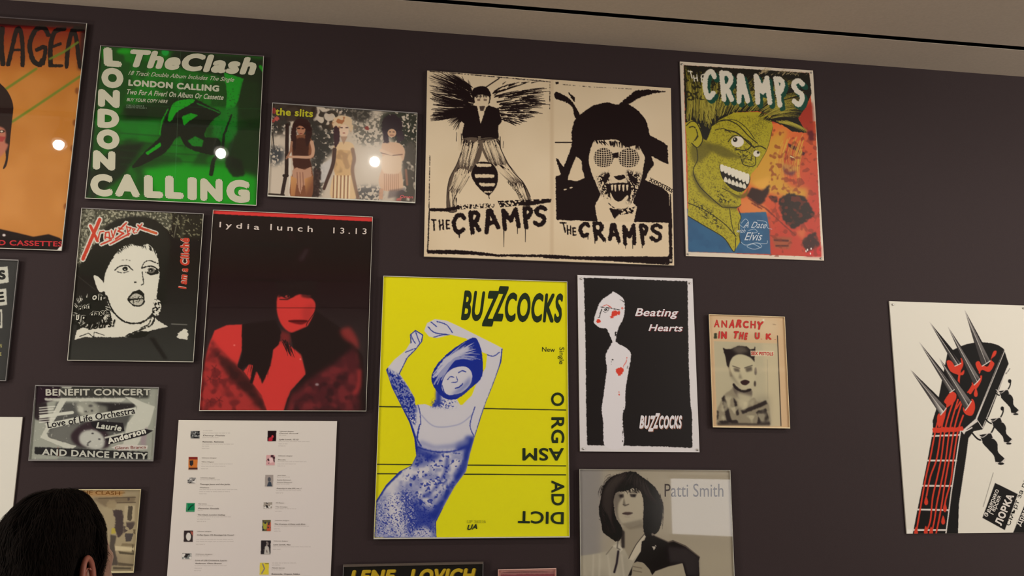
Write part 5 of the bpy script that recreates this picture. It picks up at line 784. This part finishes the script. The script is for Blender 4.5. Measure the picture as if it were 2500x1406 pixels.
# ------------------------------------------------------------------ posters
FONT_CACHE = {}
tmp_cu = bpy.data.curves.new('lettering_source', 'FONT'); tmp_ob = bpy.data.objects.new('lettering_source', tmp_cu); COL.objects.link(tmp_ob)
tmp_cu.resolution_u = 4
def glyphs(txt, bold):
    k = (txt, bold)
    if k not in FONT_CACHE:
        tmp_cu.body = txt; tmp_cu.space_character = 1 + max(bold, 0) * 2.2; bpy.context.view_layer.update()
        me = tmp_ob.evaluated_get(bpy.context.evaluated_depsgraph_get()).to_mesh()
        n = len(me.vertices); co = np.empty(n * 3); me.vertices.foreach_get('co', co); co = co.reshape(-1, 3)[:, :2].copy(); fs = [tuple(p.vertices) for p in me.polygons]
        if bold > 0:                                            # heavier weight: the outline swept round a small circle
            C_, F_ = [co], list(fs); r = bold
            for a in range(8):
                C_.append(co + [r * math.cos(a * math.pi / 4), r * math.sin(a * math.pi / 4)]); F_ += [tuple(v + n * (a + 1) for v in f) for f in fs]
            co = np.concatenate(C_); fs = F_
        FONT_CACHE[k] = (co, fs, np.repeat(np.arange(len(co) // n if n else 1), n) * 1.2e-5)
    return FONT_CACHE[k]
CAP = glyphs('H', 0)[0][:, 1].max()
def lettering(A, Y, root, mt, k=1.0):
    fine = ([], [], [], [0])
    for i, (txt, b0, d, up, col, bold, sh) in enumerate(A.texts):
        g, fs, lay = glyphs(txt, bold)
        if not len(g): continue
        g = g.copy(); yb = max(bold, 0); g[:, 0] += sh * g[:, 1]; x0, x1 = g[:, 0].min(), g[:, 0].max()
        u = (g[:, 0] - x0) / max(x1 - x0, 1e-6); w = (g[:, 1] + yb) / (CAP + 2 * yb)
        p = b0 + u[:, None] * d + w[:, None] * up
        V = on_plane(p[:, 0], p[:, 1], Y - .0004 - .00012 * (i % 14)); V[:, 1] -= lay; V = V - np.array(root.location); Cc = np.repeat([[*alb(col, k, .013 if k < 1 else .007), 1.0]], len(g), 0)
        if np.hypot(*up) < 14:
            n = fine[3][0]; fine[0].append(V); fine[1].extend(tuple(q + n for q in f) for f in fs); fine[2].append(Cc); fine[3][0] += len(g); continue
        me = pydata('lettering', V, fs); ca = me.color_attributes.new('Col', 'FLOAT_COLOR', 'POINT'); ca.data.foreach_set('color', Cc.ravel()); link('lettering', me, root, mats=[mt])
    if fine[0]:
        me = pydata('fine_print', np.concatenate(fine[0]), fine[1]); ca = me.color_attributes.new('Col', 'FLOAT_COLOR', 'POINT'); ca.data.foreach_set('color', np.concatenate(fine[2]).ravel())
        link('fine_print', me, root, mats=[mt], kind='stuff')
TRI_TOTAL = 0
def print_sheet(A, q, Y, root, mt, step=1.15, eps=5.0, k=1.0):
    global TRI_TOTAL
    tl, tr_, br, bl = [np.array([p[0], Y, p[1]]) for p in q]
    def plen(a, b):
        ax, ay = to_px(a); bx, by = to_px(b); return math.hypot(ax - bx, ay - by)
    nx = max(8, int(math.ceil(max(plen(tl, tr_), plen(bl, br)) / step / 8)) * 8); ny = max(8, int(math.ceil(max(plen(tl, bl), plen(tr_, br)) / step / 8)) * 8)
    s = np.linspace(0, 1, nx + 1)[None, :, None]; t = np.linspace(0, 1, ny + 1)[:, None, None]
    P = (tl * (1 - s) + tr_ * s) * (1 - t) + (bl * (1 - s) + br * s) * t
    px, py = to_px(P); X = np.clip((px - A.x0) * A.k, 0, A.w - 1.001); Yc = np.clip((py - A.y0) * A.k, 0, A.h - 1.001)
    xi, yi = X.astype(int), Yc.astype(int); fx, fy = (X - xi)[..., None], (Yc - yi)[..., None]; c = A.c
    S = (c[yi, xi] * (1 - fx) + c[yi, xi + 1] * fx) * (1 - fy) + (c[yi + 1, xi] * (1 - fx) + c[yi + 1, xi + 1] * fx) * fy
    done = np.zeros((ny, nx), bool); quads = []
    for b in (8, 4, 2, 1):
        gy, gx = ny // b, nx // b; mxv = np.full((gy, gx), -1e9); mnv = np.full((gy, gx), 1e9)
        if b > 1:
            rng_ = np.zeros((gy, gx))
            for ch in range(3):
                mx_ = np.full((gy, gx), -1e9); mn_ = np.full((gy, gx), 1e9)
                for i in range(b + 1):
                    for j in range(b + 1):
                        v_ = S[i:i + gy * b:b, j:j + gx * b:b, ch][:gy, :gx]; mx_ = np.maximum(mx_, v_); mn_ = np.minimum(mn_, v_)
                rng_ = np.maximum(rng_, mx_ - mn_)
            ok = rng_ < eps
        else: ok = np.ones((gy, gx), bool)
        ok &= ~done[::b, ::b]
        I, J = np.nonzero(ok); I, J = I * b, J * b
        quads.append(np.stack([I * (nx + 1) + J, (I + b) * (nx + 1) + J, (I + b) * (nx + 1) + J + b, I * (nx + 1) + J + b], -1))
        if b > 1: done |= np.repeat(np.repeat(ok, b, 0), b, 1)
    Q = np.concatenate(quads); used, inv = np.unique(Q, return_inverse=True); inv = inv.reshape(Q.shape)
    V = (P.reshape(-1, 3)[used] - np.array(root.location)).astype(np.float32); Cc = np.concatenate([alb(S.reshape(-1, 3)[used], k, .013 if k < 1 else .007), np.ones((len(used), 1))], 1).astype(np.float32)
    me = bpy.data.meshes.new('print'); me.vertices.add(len(V)); me.vertices.foreach_set('co', V.ravel())
    me.loops.add(Q.size); me.loops.foreach_set('vertex_index', inv.ravel().astype(np.int32)); me.polygons.add(len(Q)); me.polygons.foreach_set('loop_start', np.arange(0, Q.size, 4, dtype=np.int32))
    me.update(calc_edges=True); ca = me.color_attributes.new('Col', 'FLOAT_COLOR', 'POINT'); ca.data.foreach_set('color', Cc.ravel())
    TRI_TOTAL += 2 * len(Q)
    link('print', me, root, mats=[mt])
def inset(q, a, b=None, c=None, d=None):     # shrink wall quad by left, top, right, bottom
    b = a if b is None else b; c = a if c is None else c; d = a if d is None else d
    return [(q[0][0] + a, q[0][1] - b), (q[1][0] - c, q[1][1] - b), (q[2][0] - c, q[2][1] + d), (q[3][0] + a, q[3][1] + d)]
def poster(art, px4, depth, style, name, label, pins=(), rim=.0014, top=.0032, bot=.0022, edge=None, soft=False, cat='poster'):
    q = []
    for p in px4: w_ = on_plane(p[0], p[1], -depth); q.append((w_[0], w_[2]))
    return poster_w(art, q, depth, style, name, label, pins, rim, top, bot, edge, soft, cat)
def poster_w(art, q, depth, style, name, label, pins=(), rim=.0014, top=.0032, bot=.0022, edge=None, soft=False, cat='poster'):
    base = ((q[2][0] + q[3][0]) / 2, -.001, min(q[2][1], q[3][1])); o = link(name, None, loc=base); o.empty_display_size = .1
    o['label'] = label; o['category'] = cat; o['group'] = 'posters hung on the dark wall' if cat == 'poster' else 'caption panels on the dark wall'; L = Vector(base)
    sub = lambda vs: [(v[0] - L[0], v[1] - L[1], v[2] - L[2]) for v in vs]
    A = art() if art else None
    if style == 'glazed':
        v, f = slab(inset(q, .001), -depth + .0055, -.001); link('backing_board', pydata('backing_board', sub(v), f), o, mats=[M_BOARD])
        yp = -depth + .0050
        if A: print_sheet(A, inset(q, .0012), yp, o, M_PRINT, k=.90); lettering(A, yp, o, M_INK, .90)
        v, f = slab(inset(q, rim, rim, rim, rim), -depth, -depth + .0022); link('glazing', pydata('glazing', sub(v), f), o, mats=[M_PANE_SOFT if soft else M_PANE])
        i = inset(q, rim, top, rim, bot); yf, yb = -depth - .0004, -depth + .0035; E_ = edge or (M_EDGE, M_EDGED)
        v, f, mi = joinparts([slab([q[0], i[0], i[3], q[3]], yf, yb), slab([i[1], q[1], q[2], i[2]], yf, yb), slab([i[3], i[2], q[2], q[3]], yf, yb), slab([q[0], q[1], i[1], i[0]], yf, yb)])
        me = pydata('frame', sub(v), f); fr = link('frame', me, o, mats=list(E_)); me.polygons.foreach_set('material_index', [1 if k == 3 else 0 for k in mi])
    else:
        v, f = slab(q, -depth + .0004, -.001); link('backing_board', pydata('backing_board', sub(v), f), o, mats=[M_BOARDW])
        print_sheet(A, inset(q, .0003), -depth, o, M_GLOSSPRINT if style == 'gloss' else M_PRINT); lettering(A, -depth, o, M_GLOSSINK if style == 'gloss' else M_INK)
        for k, p in enumerate(pins):
            w_ = on_plane(p[0], p[1], -depth); n = 12; vs = [(math.cos(2 * math.pi * j / n) * r, y, math.sin(2 * math.pi * j / n) * r) for r, y in ((.0038, .0), (.0042, -.0015), (.003, -.003)) for j in range(n)] + [(0, -.0034, 0)]
            fs = [(a * n + j, a * n + (j + 1) % n, (a + 1) * n + (j + 1) % n, (a + 1) * n + j) for a in (0, 1) for j in range(n)] + [(2 * n + j, 2 * n + (j + 1) % n, 3 * n) for j in range(n)]
            me = pydata('pin', vs, fs, True); link('pin', me, o, loc=(w_[0] - L[0], -depth - .0009 - L[1], w_[2] - L[2]), mats=[M_PIN])
    return o
def W(p, d): w_ = on_plane(p[0], p[1], -d); return np.array([w_[0], w_[2]])

poster(art_insect, [(1043, 172), (1638, 215), (1646, 648), (1035, 626)], .012, 'flat', 'poster', 'wide cream poster with a winged insect man beside a face in mesh goggles')
poster(art_yellow, [(936, 673), (1385, 687), (1391, 1312), (912, 1316)], .015, 'glazed', 'poster', 'large yellow poster with a blue and white figure raising both arms above its head', edge=(M_EDGE, M_EDGE), top=.0022, bot=.0040)
poster(art_green, [(245, 110), (644, 136), (626, 502), (207, 484)], .015, 'glazed', 'poster', 'square green poster with fat white letters down its left side')
poster(art_red, [(520, 512), (910, 529), (894, 1004), (486, 1003)], .015, 'glazed', 'poster', 'dark red portrait poster of a long-haired woman under thin spaced white letters', edge=(M_EDGE, M_EDGE), top=.0015)
poster(art_quiff, [(1660, 150), (1985, 172), (2012, 636), (1675, 625)], .006, 'gloss', 'poster', 'white-bordered poster of a grinning yellow-green cartoon face with a dark quiff', pins=[(1664.5, 157.5), (1980.5, 178), (2004, 631), (1679.5, 620.5)])
poster(art_face, [(199, 507), (497, 521), (472, 884), (164, 880)], .015, 'glazed', 'poster', 'black and white poster of an open-mouthed face under jagged red lettering', edge=(M_EDGE, M_EDGEB), top=.0026)
poster(art_hearts, [(1410, 671), (1691, 680), (1708, 1104), (1416, 1102)], .006, 'gloss', 'poster', 'black poster with white border showing a thin white painted figure with red blots', pins=[(1418.5, 680.5), (1683.3, 691.3), (1423.7, 1095.3), (1702, 1097.5)])
poster(art_anarchy, [(1731, 767), (1916, 773), (1929, 1046), (1741, 1043)], .015, 'glazed', 'poster', 'small yellowed paper poster with red cut-out capitals over a grey portrait photo', edge=(M_EDGEC, M_EDGEC), top=.0020, bot=.0045)
poster(art_garden, [(665, 250), (1019, 275), (1014, 496), (653, 479)], .015, 'glazed', 'poster', 'landscape colour photo poster of three women standing among leafy bushes', edge=(M_EDGE, M_EDGEB), top=.0035, bot=.0045, soft=True)
poster(art_benefit, [(86, 940), (388, 945), (374, 1126), (69, 1125)], .015, 'glazed', 'poster', 'small landscape grey collage concert poster with label-tape style capitals', edge=(M_EDGEB, M_EDGEB), top=.003, bot=.0045)
d_ = .015; tr0, br0 = W((212, 56), d_), W((150, 612), d_); wv = np.array([-.66 * np.linalg.norm(tr0 - br0), 0])
poster_w(art_orange, [tuple(tr0 + wv), tuple(tr0), tuple(br0), tuple(br0 + wv)], d_, 'glazed', 'poster', 'tall orange poster with green beams and wavy black capitals')
tr0, br0 = W((45, 634), d_), W((14, 930), d_); wv = np.array([-.30, 0])
poster_w(art_ransom, [tuple(tr0 + wv), tuple(tr0), tuple(br0), tuple(br0 + wv)], d_, 'glazed', 'poster', 'dark grey poster at the left edge with black letters on pale torn squares', edge=(M_EDGEB, M_EDGEB))
tl0, tr0 = W((1415, 1145), d_), W((1783, 1148), d_); hv = np.array([0, -.72])
poster_w(art_portrait, [tuple(tl0), tuple(tr0), tuple(tr0 + hv), tuple(tl0 + hv)], d_, 'glazed', 'poster', 'grey photo poster of a shaggy-haired person with jacket over the shoulder', edge=(M_EDGE, M_EDGE), rim=.0010, top=.0010)
d2 = .006; tl0 = W((2171, 735), d2); tr0 = W((2500, 745), d2); bl0 = W((2214, 1303), d2); wv = np.array([.605, 0])
poster_w(art_guitar, [tuple(tl0), tuple(tl0 + wv), tuple(np.array([tl0[0] + .605, bl0[1]])), (tl0[0] - 0 * bl0[0], bl0[1])], d2, 'flat', 'poster', 'white poster of a black guitar neck stabbed by spikes and streaked red', pins=[(2179.5, 743.5), (2498, 752.5)])
tl0, tr0 = W((838, 1378), d_), W((1180, 1371), d_); hv = np.array([0, -.70])
poster_w(art_lene, [tuple(tl0), tuple(tr0), tuple(tr0 + hv), tuple(tl0 + hv)], d_, 'glazed', 'poster', 'black poster with yellow italic capitals, only its top edge in view below the yellow one', edge=(M_EDGEB, mat('brown_frame_edge', alb((84, 74, 66)), .4, .05, 80)), top=.008)
tl0, tr0 = W((1216, 1390), d_), W((1358, 1387), d_); hv = np.array([0, -.32])
poster_w(art_pink, [tuple(tl0), tuple(tr0), tuple(tr0 + hv), tuple(tl0 + hv)], d_, 'glazed', 'poster', 'small pink poster, only its top strip in view at the bottom of the photo', edge=(mat('pink_frame_edge', alb((200, 160, 146)), .4, .05, 80),) * 2, top=.003)
tr0, br0 = W((344, 1194), d_), W((326, 1398), d_); wv = np.array([-.235, 0])
poster_w(art_sepia, [tuple(tr0 + wv), tuple(tr0), tuple(br0), tuple(br0 + wv)], d_, 'glazed', 'poster', 'small sepia paper poster partly hidden behind the dark-haired head', edge=(mat('straw_frame_edge', alb((190, 178, 140)), .4, .05, 80),) * 2, top=.003, bot=.006)
d3 = .006; tl0, tr0 = W((436, 1025), d3), W((823, 1028), d3); hv = np.array([0, -.95])
poster_w(art_labels, [tuple(tl0), tuple(tr0), tuple(tr0 + hv), tuple(tl0 + hv)], d3, 'flat', 'caption_panel', 'white caption panel with two columns of thumbnails and fine print', cat='caption panel')
tr0 = W((55, 1018), d3); wv = np.array([-.52, 0])
poster_w(art_blank, [tuple(tr0 + wv), tuple(tr0), tuple(tr0 + hv), tuple(tr0 + wv + hv)], d3, 'flat', 'caption_panel', 'blank white margin of a caption panel at the left edge, beside the head', cat='caption panel')
bpy.data.objects.remove(tmp_ob)

# ------------------------------------------------------------------ ceiling track and its spotlights (above and in front of the wall, seen as reflections)
M_LAMP = mat('lamp_face', (1, .93, .82), .4, emit=70); M_METAL = mat('white_lamp_metal', (.55, .53, .5), .4, .05, 60)
v, f = box(LAMP_X[0] - .4, LAMP_X[-1] + .4, LAMP_Y - .018, LAMP_Y + .018, CEIL - .024, CEIL - .0005)
o = link('lighting_track', pydata('lighting_track', v, f), mats=[M_METAL]); o['label'] = 'slim white track fixed under the ceiling in front of the poster wall'; o['category'] = 'lighting track'
def disc_tube(rs, n=24):                     # lathe about z: list of (r,z)
    vs = [(r * math.cos(2 * math.pi * j / n), r * math.sin(2 * math.pi * j / n), z) for r, z in rs for j in range(n)]
    fs = [(a * n + j, a * n + (j + 1) % n, (a + 1) * n + (j + 1) % n, (a + 1) * n + j) for a in range(len(rs) - 1) for j in range(n)]
    return vs, fs
lv, lf_ = disc_tube([(.0001, 0), (.021, 0)]); lens = pydata('lens', lv, lf_)
bv, bf = disc_tube([(.0001, .16), (.03, .155), (.042, .13), (.042, -.002), (.036, -.002), (.0345, .006)]); bod = pydata('lamp_body', bv, bf, True)
sv, sf = disc_tube([(.0001, 0), (.012, 0), (.012, .062), (.0001, .062)], 12); stm = pydata('stem', sv, sf)
lens.materials.append(M_LAMP); bod.materials.append(M_METAL); stm.materials.append(M_METAL)
rot = Vector((0, -1.15, 1.55)).to_track_quat('Z', 'Y')
for x in LAMP_X:
    r = link('track_spotlight', None, loc=(x, LAMP_Y, LAMP_Z)); r['label'] = 'white cylindrical spotlight hanging from the ceiling track'; r['category'] = 'spotlight'; r['group'] = 'spotlights on the ceiling track'
    a = link('lens', lens, r); a.rotation_euler = rot.to_euler(); a = link('lamp_body', bod, r); a.rotation_euler = rot.to_euler()
    link('stem', stm, r, loc=(0, 0, CEIL - .026 - LAMP_Z - .060 + .0))
# added light box standing in for a bright area across the room (mirrored in the grey portrait's glazing)
M_BOX = mat('reflection_box_face', (1, .97, .97), .5, emit=3.2)
r = link('reflection_box', None, loc=(3.95, -6.4, 0)); r['label'] = 'glowing white box added behind the viewer for a bright reflection'; r['category'] = 'light box'
link('box_base', pydata('box_base', *box(-.72, 1.0, -.32, .0, 0, .60)), r, mats=[M_ROOM]); link('lit_face', pydata('lit_face', *box(-.68, .96, -.20, .0, .604, 1.22)), r, mats=[M_BOX]); link('lid', pydata('lid', *box(-.72, 1.0, -.32, .0, 1.224, 1.26)), r, mats=[M_ROOM])
r.rotation_euler = (0, 0, math.radians(30))

# ------------------------------------------------------------------ visitor seen from behind
M_SKIN = mat('skin', (.34, .19, .14), .55, .06, 30, .05); M_HAIR = mat('dark_brown_hair', (.0085, .0055, .0045), .85, .35, 60, .1, spec=.10); M_COAT = mat('dark_jacket', (.03, .03, .035), .85, .15, 120, .2); M_TROUS = mat('dark_trousers', (.03, .035, .05), .85, .15, 120)
M_SHOE = mat('black_shoe', (.01, .01, .01), .5, .1, 60)
HD = 1.50; hp = CAM + ray(140, 1403) * HD                     # head centre on its sight line
hx, hy, hz = float(hp[0]), float(hp[1]), float(hp[2])
TURN = math.radians(-33)
person = link('person', None, loc=(hx, hy, 0)); person['label'] = 'person with short dark brown hair seen from behind, right ear showing, facing the posters'; person['category'] = 'person'
person.rotation_euler = (0, 0, TURN)
# skeleton for one continuous skinned body; +Y is forward, Z up, origin between the feet
sh = hz - .275                                                   # shoulder height
hip = sh * .62
J = {'pelvis': (0, -.02, hip, .135, .10), 'waist': (0, -.015, hip + .17, .125, .09), 'chest': (0, -.02, sh - .14, .15, .105), 'neckb': (0, -.03, sh + .02, .075, .065), 'neck': (0, -.012, sh + .10, .055, .058), 'skull': (0, .005, hz - .06, .060, .07)}
E_ = [('pelvis', 'waist'), ('waist', 'chest'), ('chest', 'neckb'), ('neckb', 'neck'), ('neck', 'skull')]
for s, n in ((-1, 'l'), (1, 'r')):
    J.update({'sho' + n: (s * .165, -.025, sh - .035, .062, .062), 'elb' + n: (s * .225, -.04, sh - .31, .043, .043), 'wri' + n: (s * .235, .05, sh - .54, .027, .022), 'palm' + n: (s * .232, .075, sh - .62, .034, .018),
              'thi' + n: (s * .085, -.015, hip - .08, .088, .088), 'kne' + n: (s * .095, .01, hip * .52, .056, .056), 'ank' + n: (s * .10, -.02, .085, .038, .042), 'toe' + n: (s * .115, .13, .035, .04, .028)})
    E_ += [('chest', 'sho' + n), ('sho' + n, 'elb' + n), ('elb' + n, 'wri' + n), ('wri' + n, 'palm' + n), ('pelvis', 'thi' + n), ('thi' + n, 'kne' + n), ('kne' + n, 'ank' + n), ('ank' + n, 'toe' + n)]
    for k, (dx, L) in enumerate(((-.024, .062), (-.008, .075), (.008, .07), (.023, .056))):
        a = f'f{k}a{n}'; b = f'f{k}b{n}'; J[a] = (s * .232 + dx * .3, .082 + dx, sh - .665, .0095, .0095); J[b] = (s * .222 + dx * .3, .088 + dx * 1.1, sh - .665 - L * .5, .0085, .0085); J[f'f{k}c{n}'] = (s * .206 + dx * .3, .088 + dx * 1.1, sh - .665 - L, .007, .007)
        E_ += [('palm' + n, a), (a, b), (b, f'f{k}c{n}')]
    J['t1' + n] = (s * .222, .108, sh - .62, .012, .012); J['t2' + n] = (s * .212, .122, sh - .655, .010, .010); E_ += [('palm' + n, 't1' + n), ('t1' + n, 't2' + n)]
keys = list(J); me = bpy.data.meshes.new('body'); me.from_pydata([J[k][:3] for k in keys], [(keys.index(a), keys.index(b)) for a, b in E_], []); me.update()
body = link('body', me, person); sk = body.modifiers.new('skin', 'SKIN'); sd = me.skin_vertices[0].data if me.skin_vertices else None
if sd is None:
    me.attributes; bm = bmesh.new(); bm.from_mesh(me); bm.verts.layers.skin.verify(); bm.to_mesh(me); bm.free(); sd = me.skin_vertices[0].data
for i, k in enumerate(keys): sd[i].radius = J[k][3:]; sd[i].use_root = (i == 0)
sk.use_smooth_shade = True; ss = body.modifiers.new('subsurf', 'SUBSURF'); ss.levels = 2; ss.render_levels = 2
bpy.context.view_layer.update()
dg = bpy.context.evaluated_depsgraph_get(); nm = bpy.data.meshes.new_from_object(body.evaluated_get(dg)); body.modifiers.clear(); body.data = nm; nm.name = 'body'
for m in (M_SKIN, M_COAT, M_TROUS, M_SHOE): nm.materials.append(m)
# head: rings from chin to crown, with brow, nose, eye sockets, jaw
NU, NV = 72, 48; hv = []; hf = []
def head_pt(u, v, off=0.0):                  # u: azimuth from +Y (forward) clockwise, v: -1 chin .. 1 crown
    ph = v * math.pi / 2; cz = math.sin(ph); rr = max(math.cos(ph), 0.0) ** .82
    fx, fy = math.sin(u), math.cos(u)
    wx = .073 * rr; wy = (.098 if fy < 0 else .092) * rr
    if cz < 0: wx *= 1 - .28 * (-cz) ** 1.3; wy *= (1 - .05 * -cz) if fy > 0 else (1 - .30 * -cz)
    x, y, z = fx * wx, fy * wy + .004 - (.012 if cz > .3 else 0) * cz, cz * (.118 if cz > 0 else .122)
    f = max(0, fy)
    if fy > 0:
        nb = math.exp(-(x / .013) ** 2) * math.exp(-((z + .030) / .020) ** 2); nr = math.exp(-(x / .010) ** 2) * math.exp(-((z + .005) / .022) ** 2)
        y += .024 * nb * f + .011 * nr * f
        for s in (-1, 1): y -= .011 * math.exp(-((x - s * .031) / .013) ** 2 - ((z - .004) / .011) ** 2)
        y += .006 * math.exp(-((z - .022) / .010) ** 2) * math.exp(-(x / .05) ** 2)
        y += .007 * math.exp(-(x / .022) ** 2 - ((z + .068) / .010) ** 2); y -= .003 * math.exp(-(x / .024) ** 2 - ((z + .0685) / .0025) ** 2); y += .008 * math.exp(-(x / .02) ** 2 - ((z + .105) / .014) ** 2)
    n = np.array([fx * .8 * max(math.cos(ph), .0), fy * max(math.cos(ph), .0), cz * .9]) + [0, 0, 1e-6]; n /= np.linalg.norm(n)
    return np.array([x, y, z]) + n * off
for j in range(NV + 1):
    for i in range(NU): hv.append(head_pt(2 * math.pi * i / NU, -1 + 2 * j / NV) + [0, 0, hz])
for j in range(NV):
    for i in range(NU): hf.append((j * NU + i, j * NU + (i + 1) % NU, (j + 1) * NU + (i + 1) % NU, (j + 1) * NU + i))
# join head into the body mesh so that the figure stays one object
bm = bmesh.new(); bm.from_mesh(nm); off = [bm.verts.new(tuple(p)) for p in hv]
for f in hf:
    try: fc = bm.faces.new([off[i] for i in f]); fc.smooth = True
    except ValueError: pass
for f in bm.faces:
    c = f.calc_center_median(); f.smooth = True
    if c.z > sh + .045: f.material_index = 0
    elif abs(c.x) > .17 and c.z < sh - .545: f.material_index = 0
    elif c.z > hip + .02 or abs(c.x) > .19: f.material_index = 1
    elif c.z > .10: f.material_index = 2
    else: f.material_index = 3
bm.to_mesh(nm); bm.free()
# ears: helix ring round a hollow
def ear_mesh(s):
    vs, fs = [], []; n, m = 28, 8
    ang = math.radians(16)
    for i in range(n):
        t = 2 * math.pi * i / n; ry, rz = .0175, .0315; y = math.cos(t) * ry * (1 - .25 * (math.sin(t) < 0) * -math.sin(t)); z = math.sin(t) * rz; rad = .0052 if math.sin(t) > -.4 else .0065
        for k in range(m):
            q = 2 * math.pi * k / m; vs.append((s * (.076 + .010 * (-y / .0175 * .8 + .2) + math.cos(q) * rad), -.006 + y * (1 + math.sin(q) * rad / ry) - z * .15, z * (1 + math.sin(q) * rad / rz) - .012))
    for i in range(n):
        for k in range(m): a, b, c, d = i * m + k, i * m + (k + 1) % m, ((i + 1) % n) * m + (k + 1) % m, ((i + 1) % n) * m + k; fs.append((a, b, c, d))
    c0 = len(vs); vs.append((s * .070, -.002, -.014))
    for i in range(n): fs.append((i * m + m // 2, ((i + 1) % n) * m + m // 2, c0))
    # inner fold
    base = len(vs)
    for i in range(9):
        t = math.radians(-60 + 190 * i / 8); y = math.cos(t) * -.008; z = math.sin(t) * .017
        for k in range(6): q = 2 * math.pi * k / 6; vs.append((s * (.0775 + math.cos(q) * .0028), -.007 + y + math.sin(q) * .0026, z - .012))
    for i in range(8):
        for k in range(6): fs.append((base + i * 6 + k, base + i * 6 + (k + 1) % 6, base + (i + 1) * 6 + (k + 1) % 6, base + (i + 1) * 6 + k))
    return pydata('ear', [(x * 1.06, y, z * 1.1 + hz + .012) for x, y, z in vs], fs, True)
M_EAR = mat('ear_skin', (.36, .12, .085), .5, .08, 40, .05)
for s in (-1, 1): link('ear', ear_mesh(s), person, mats=[M_EAR])
# hair: cap with lumps plus many short strands
rng = np.random.default_rng(5)
def hairline(u):                             # lowest v covered at azimuth u
    a = abs((u + math.pi) % (2 * math.pi) - math.pi)       # 0 front, pi back
    pts = [(0, .46), (.7, .44), (1.0, .42), (1.16, .30), (1.26, -.02), (1.40, -.10), (1.48, .18), (1.80, .16), (2.02, -.30), (2.4, -.56), (math.pi, -.60)]
    for (a0, v0), (a1, v1) in zip(pts, pts[1:]):
        if a0 <= a <= a1: return v0 + (v1 - v0) * (a - a0) / (a1 - a0)
    return -.55
def thick(u, v):
    a = abs((u + math.pi) % (2 * math.pi) - math.pi); h = hairline(u); e = max(0.0, min(1, (v - h) / (.30 if a > 1.5 else .46))); e = e * e * (3 - 2 * e)
    return .001 + e * (.017 + .010 * max(0, v) + max(0.0, 1 - v * v) * (.004 * math.sin(5 * u + 2) * math.sin(7 * v + 1) + .003 * math.sin(11 * u) * math.cos(13 * v)) + (.006 if a > 1.7 else 0) * (1 - abs(v)))
vs, fs = [], []; NU2, NV2 = 120, 60
for j in range(NV2 + 1):
    for i in range(NU2):
        u = 2 * math.pi * i / NU2; h = hairline(u); v = h + (1 - h) * j / NV2; vs.append(head_pt(u, v, thick(u, v) - (.003 if j == 0 else 0)) + [0, 0, hz])
for j in range(NV2):
    for i in range(NU2): fs.append((j * NU2 + i, j * NU2 + (i + 1) % NU2, (j + 1) * NU2 + (i + 1) % NU2, (j + 1) * NU2 + i))
nb = len(vs)
for _ in range(9000):
    u = rng.random() * 2 * math.pi; h = hairline(u); v = h + (1 - h) * (1 - rng.random() ** .75) * .97 + .02
    th = thick(u, v); du = rng.normal(0, .10); L = rng.uniform(.015, .034); w = rng.uniform(.0005, .0011)
    dv = -rng.uniform(.16, .34); p = []
    for k in range(4):
        t = k / 3; vv = max(v + dv * t, h - .04); p.append(head_pt(u + du * t, vv, thick(u + du * t, vv) + (.0006 + .0045 * math.sin(t * 2.2) * rng.random() + (.002 * t * rng.random()))) + [0, 0, hz])
    side = np.cross(p[1] - p[0], p[0] - [0, 0, hz]); side /= max(np.linalg.norm(side), 1e-9)
    b = len(vs)
    for k in range(3): vs += [p[k] - side * w * (1 - k * .25), p[k] + side * w * (1 - k * .25)]
    vs.append(p[3]); fs += [(b, b + 1, b + 3, b + 2), (b + 2, b + 3, b + 5, b + 4), (b + 4, b + 5, b + 6)]
link('hair', pydata('hair', vs, fs, True), person, mats=[M_HAIR])
# eyes
M_EYE = mat('eye_white', (.7, .68, .64), .2, .02, 40); M_IRIS = mat('dark_iris', (.03, .018, .01), .2, .1, 90)
for s in (-1, 1):
    vs, fs = disc_tube([(.0118 * math.sin(math.pi * k / 10) + .00005, .0118 * math.cos(math.pi * k / 10)) for k in range(11)], 16); y0 = float(head_pt(math.atan2(s * .031, .075), .03)[1])
    me = pydata('eye', [(x + s * .031, z + y0 - .0095, y + hz + .003) for x, y, z in vs], fs, True); me.materials.append(M_EYE); me.materials.append(M_IRIS)
    me.polygons.foreach_set('material_index', [1 if k < 32 else 0 for k in range(len(me.polygons))]); link('eye', me, person)
print('print triangles', TRI_TOTAL)
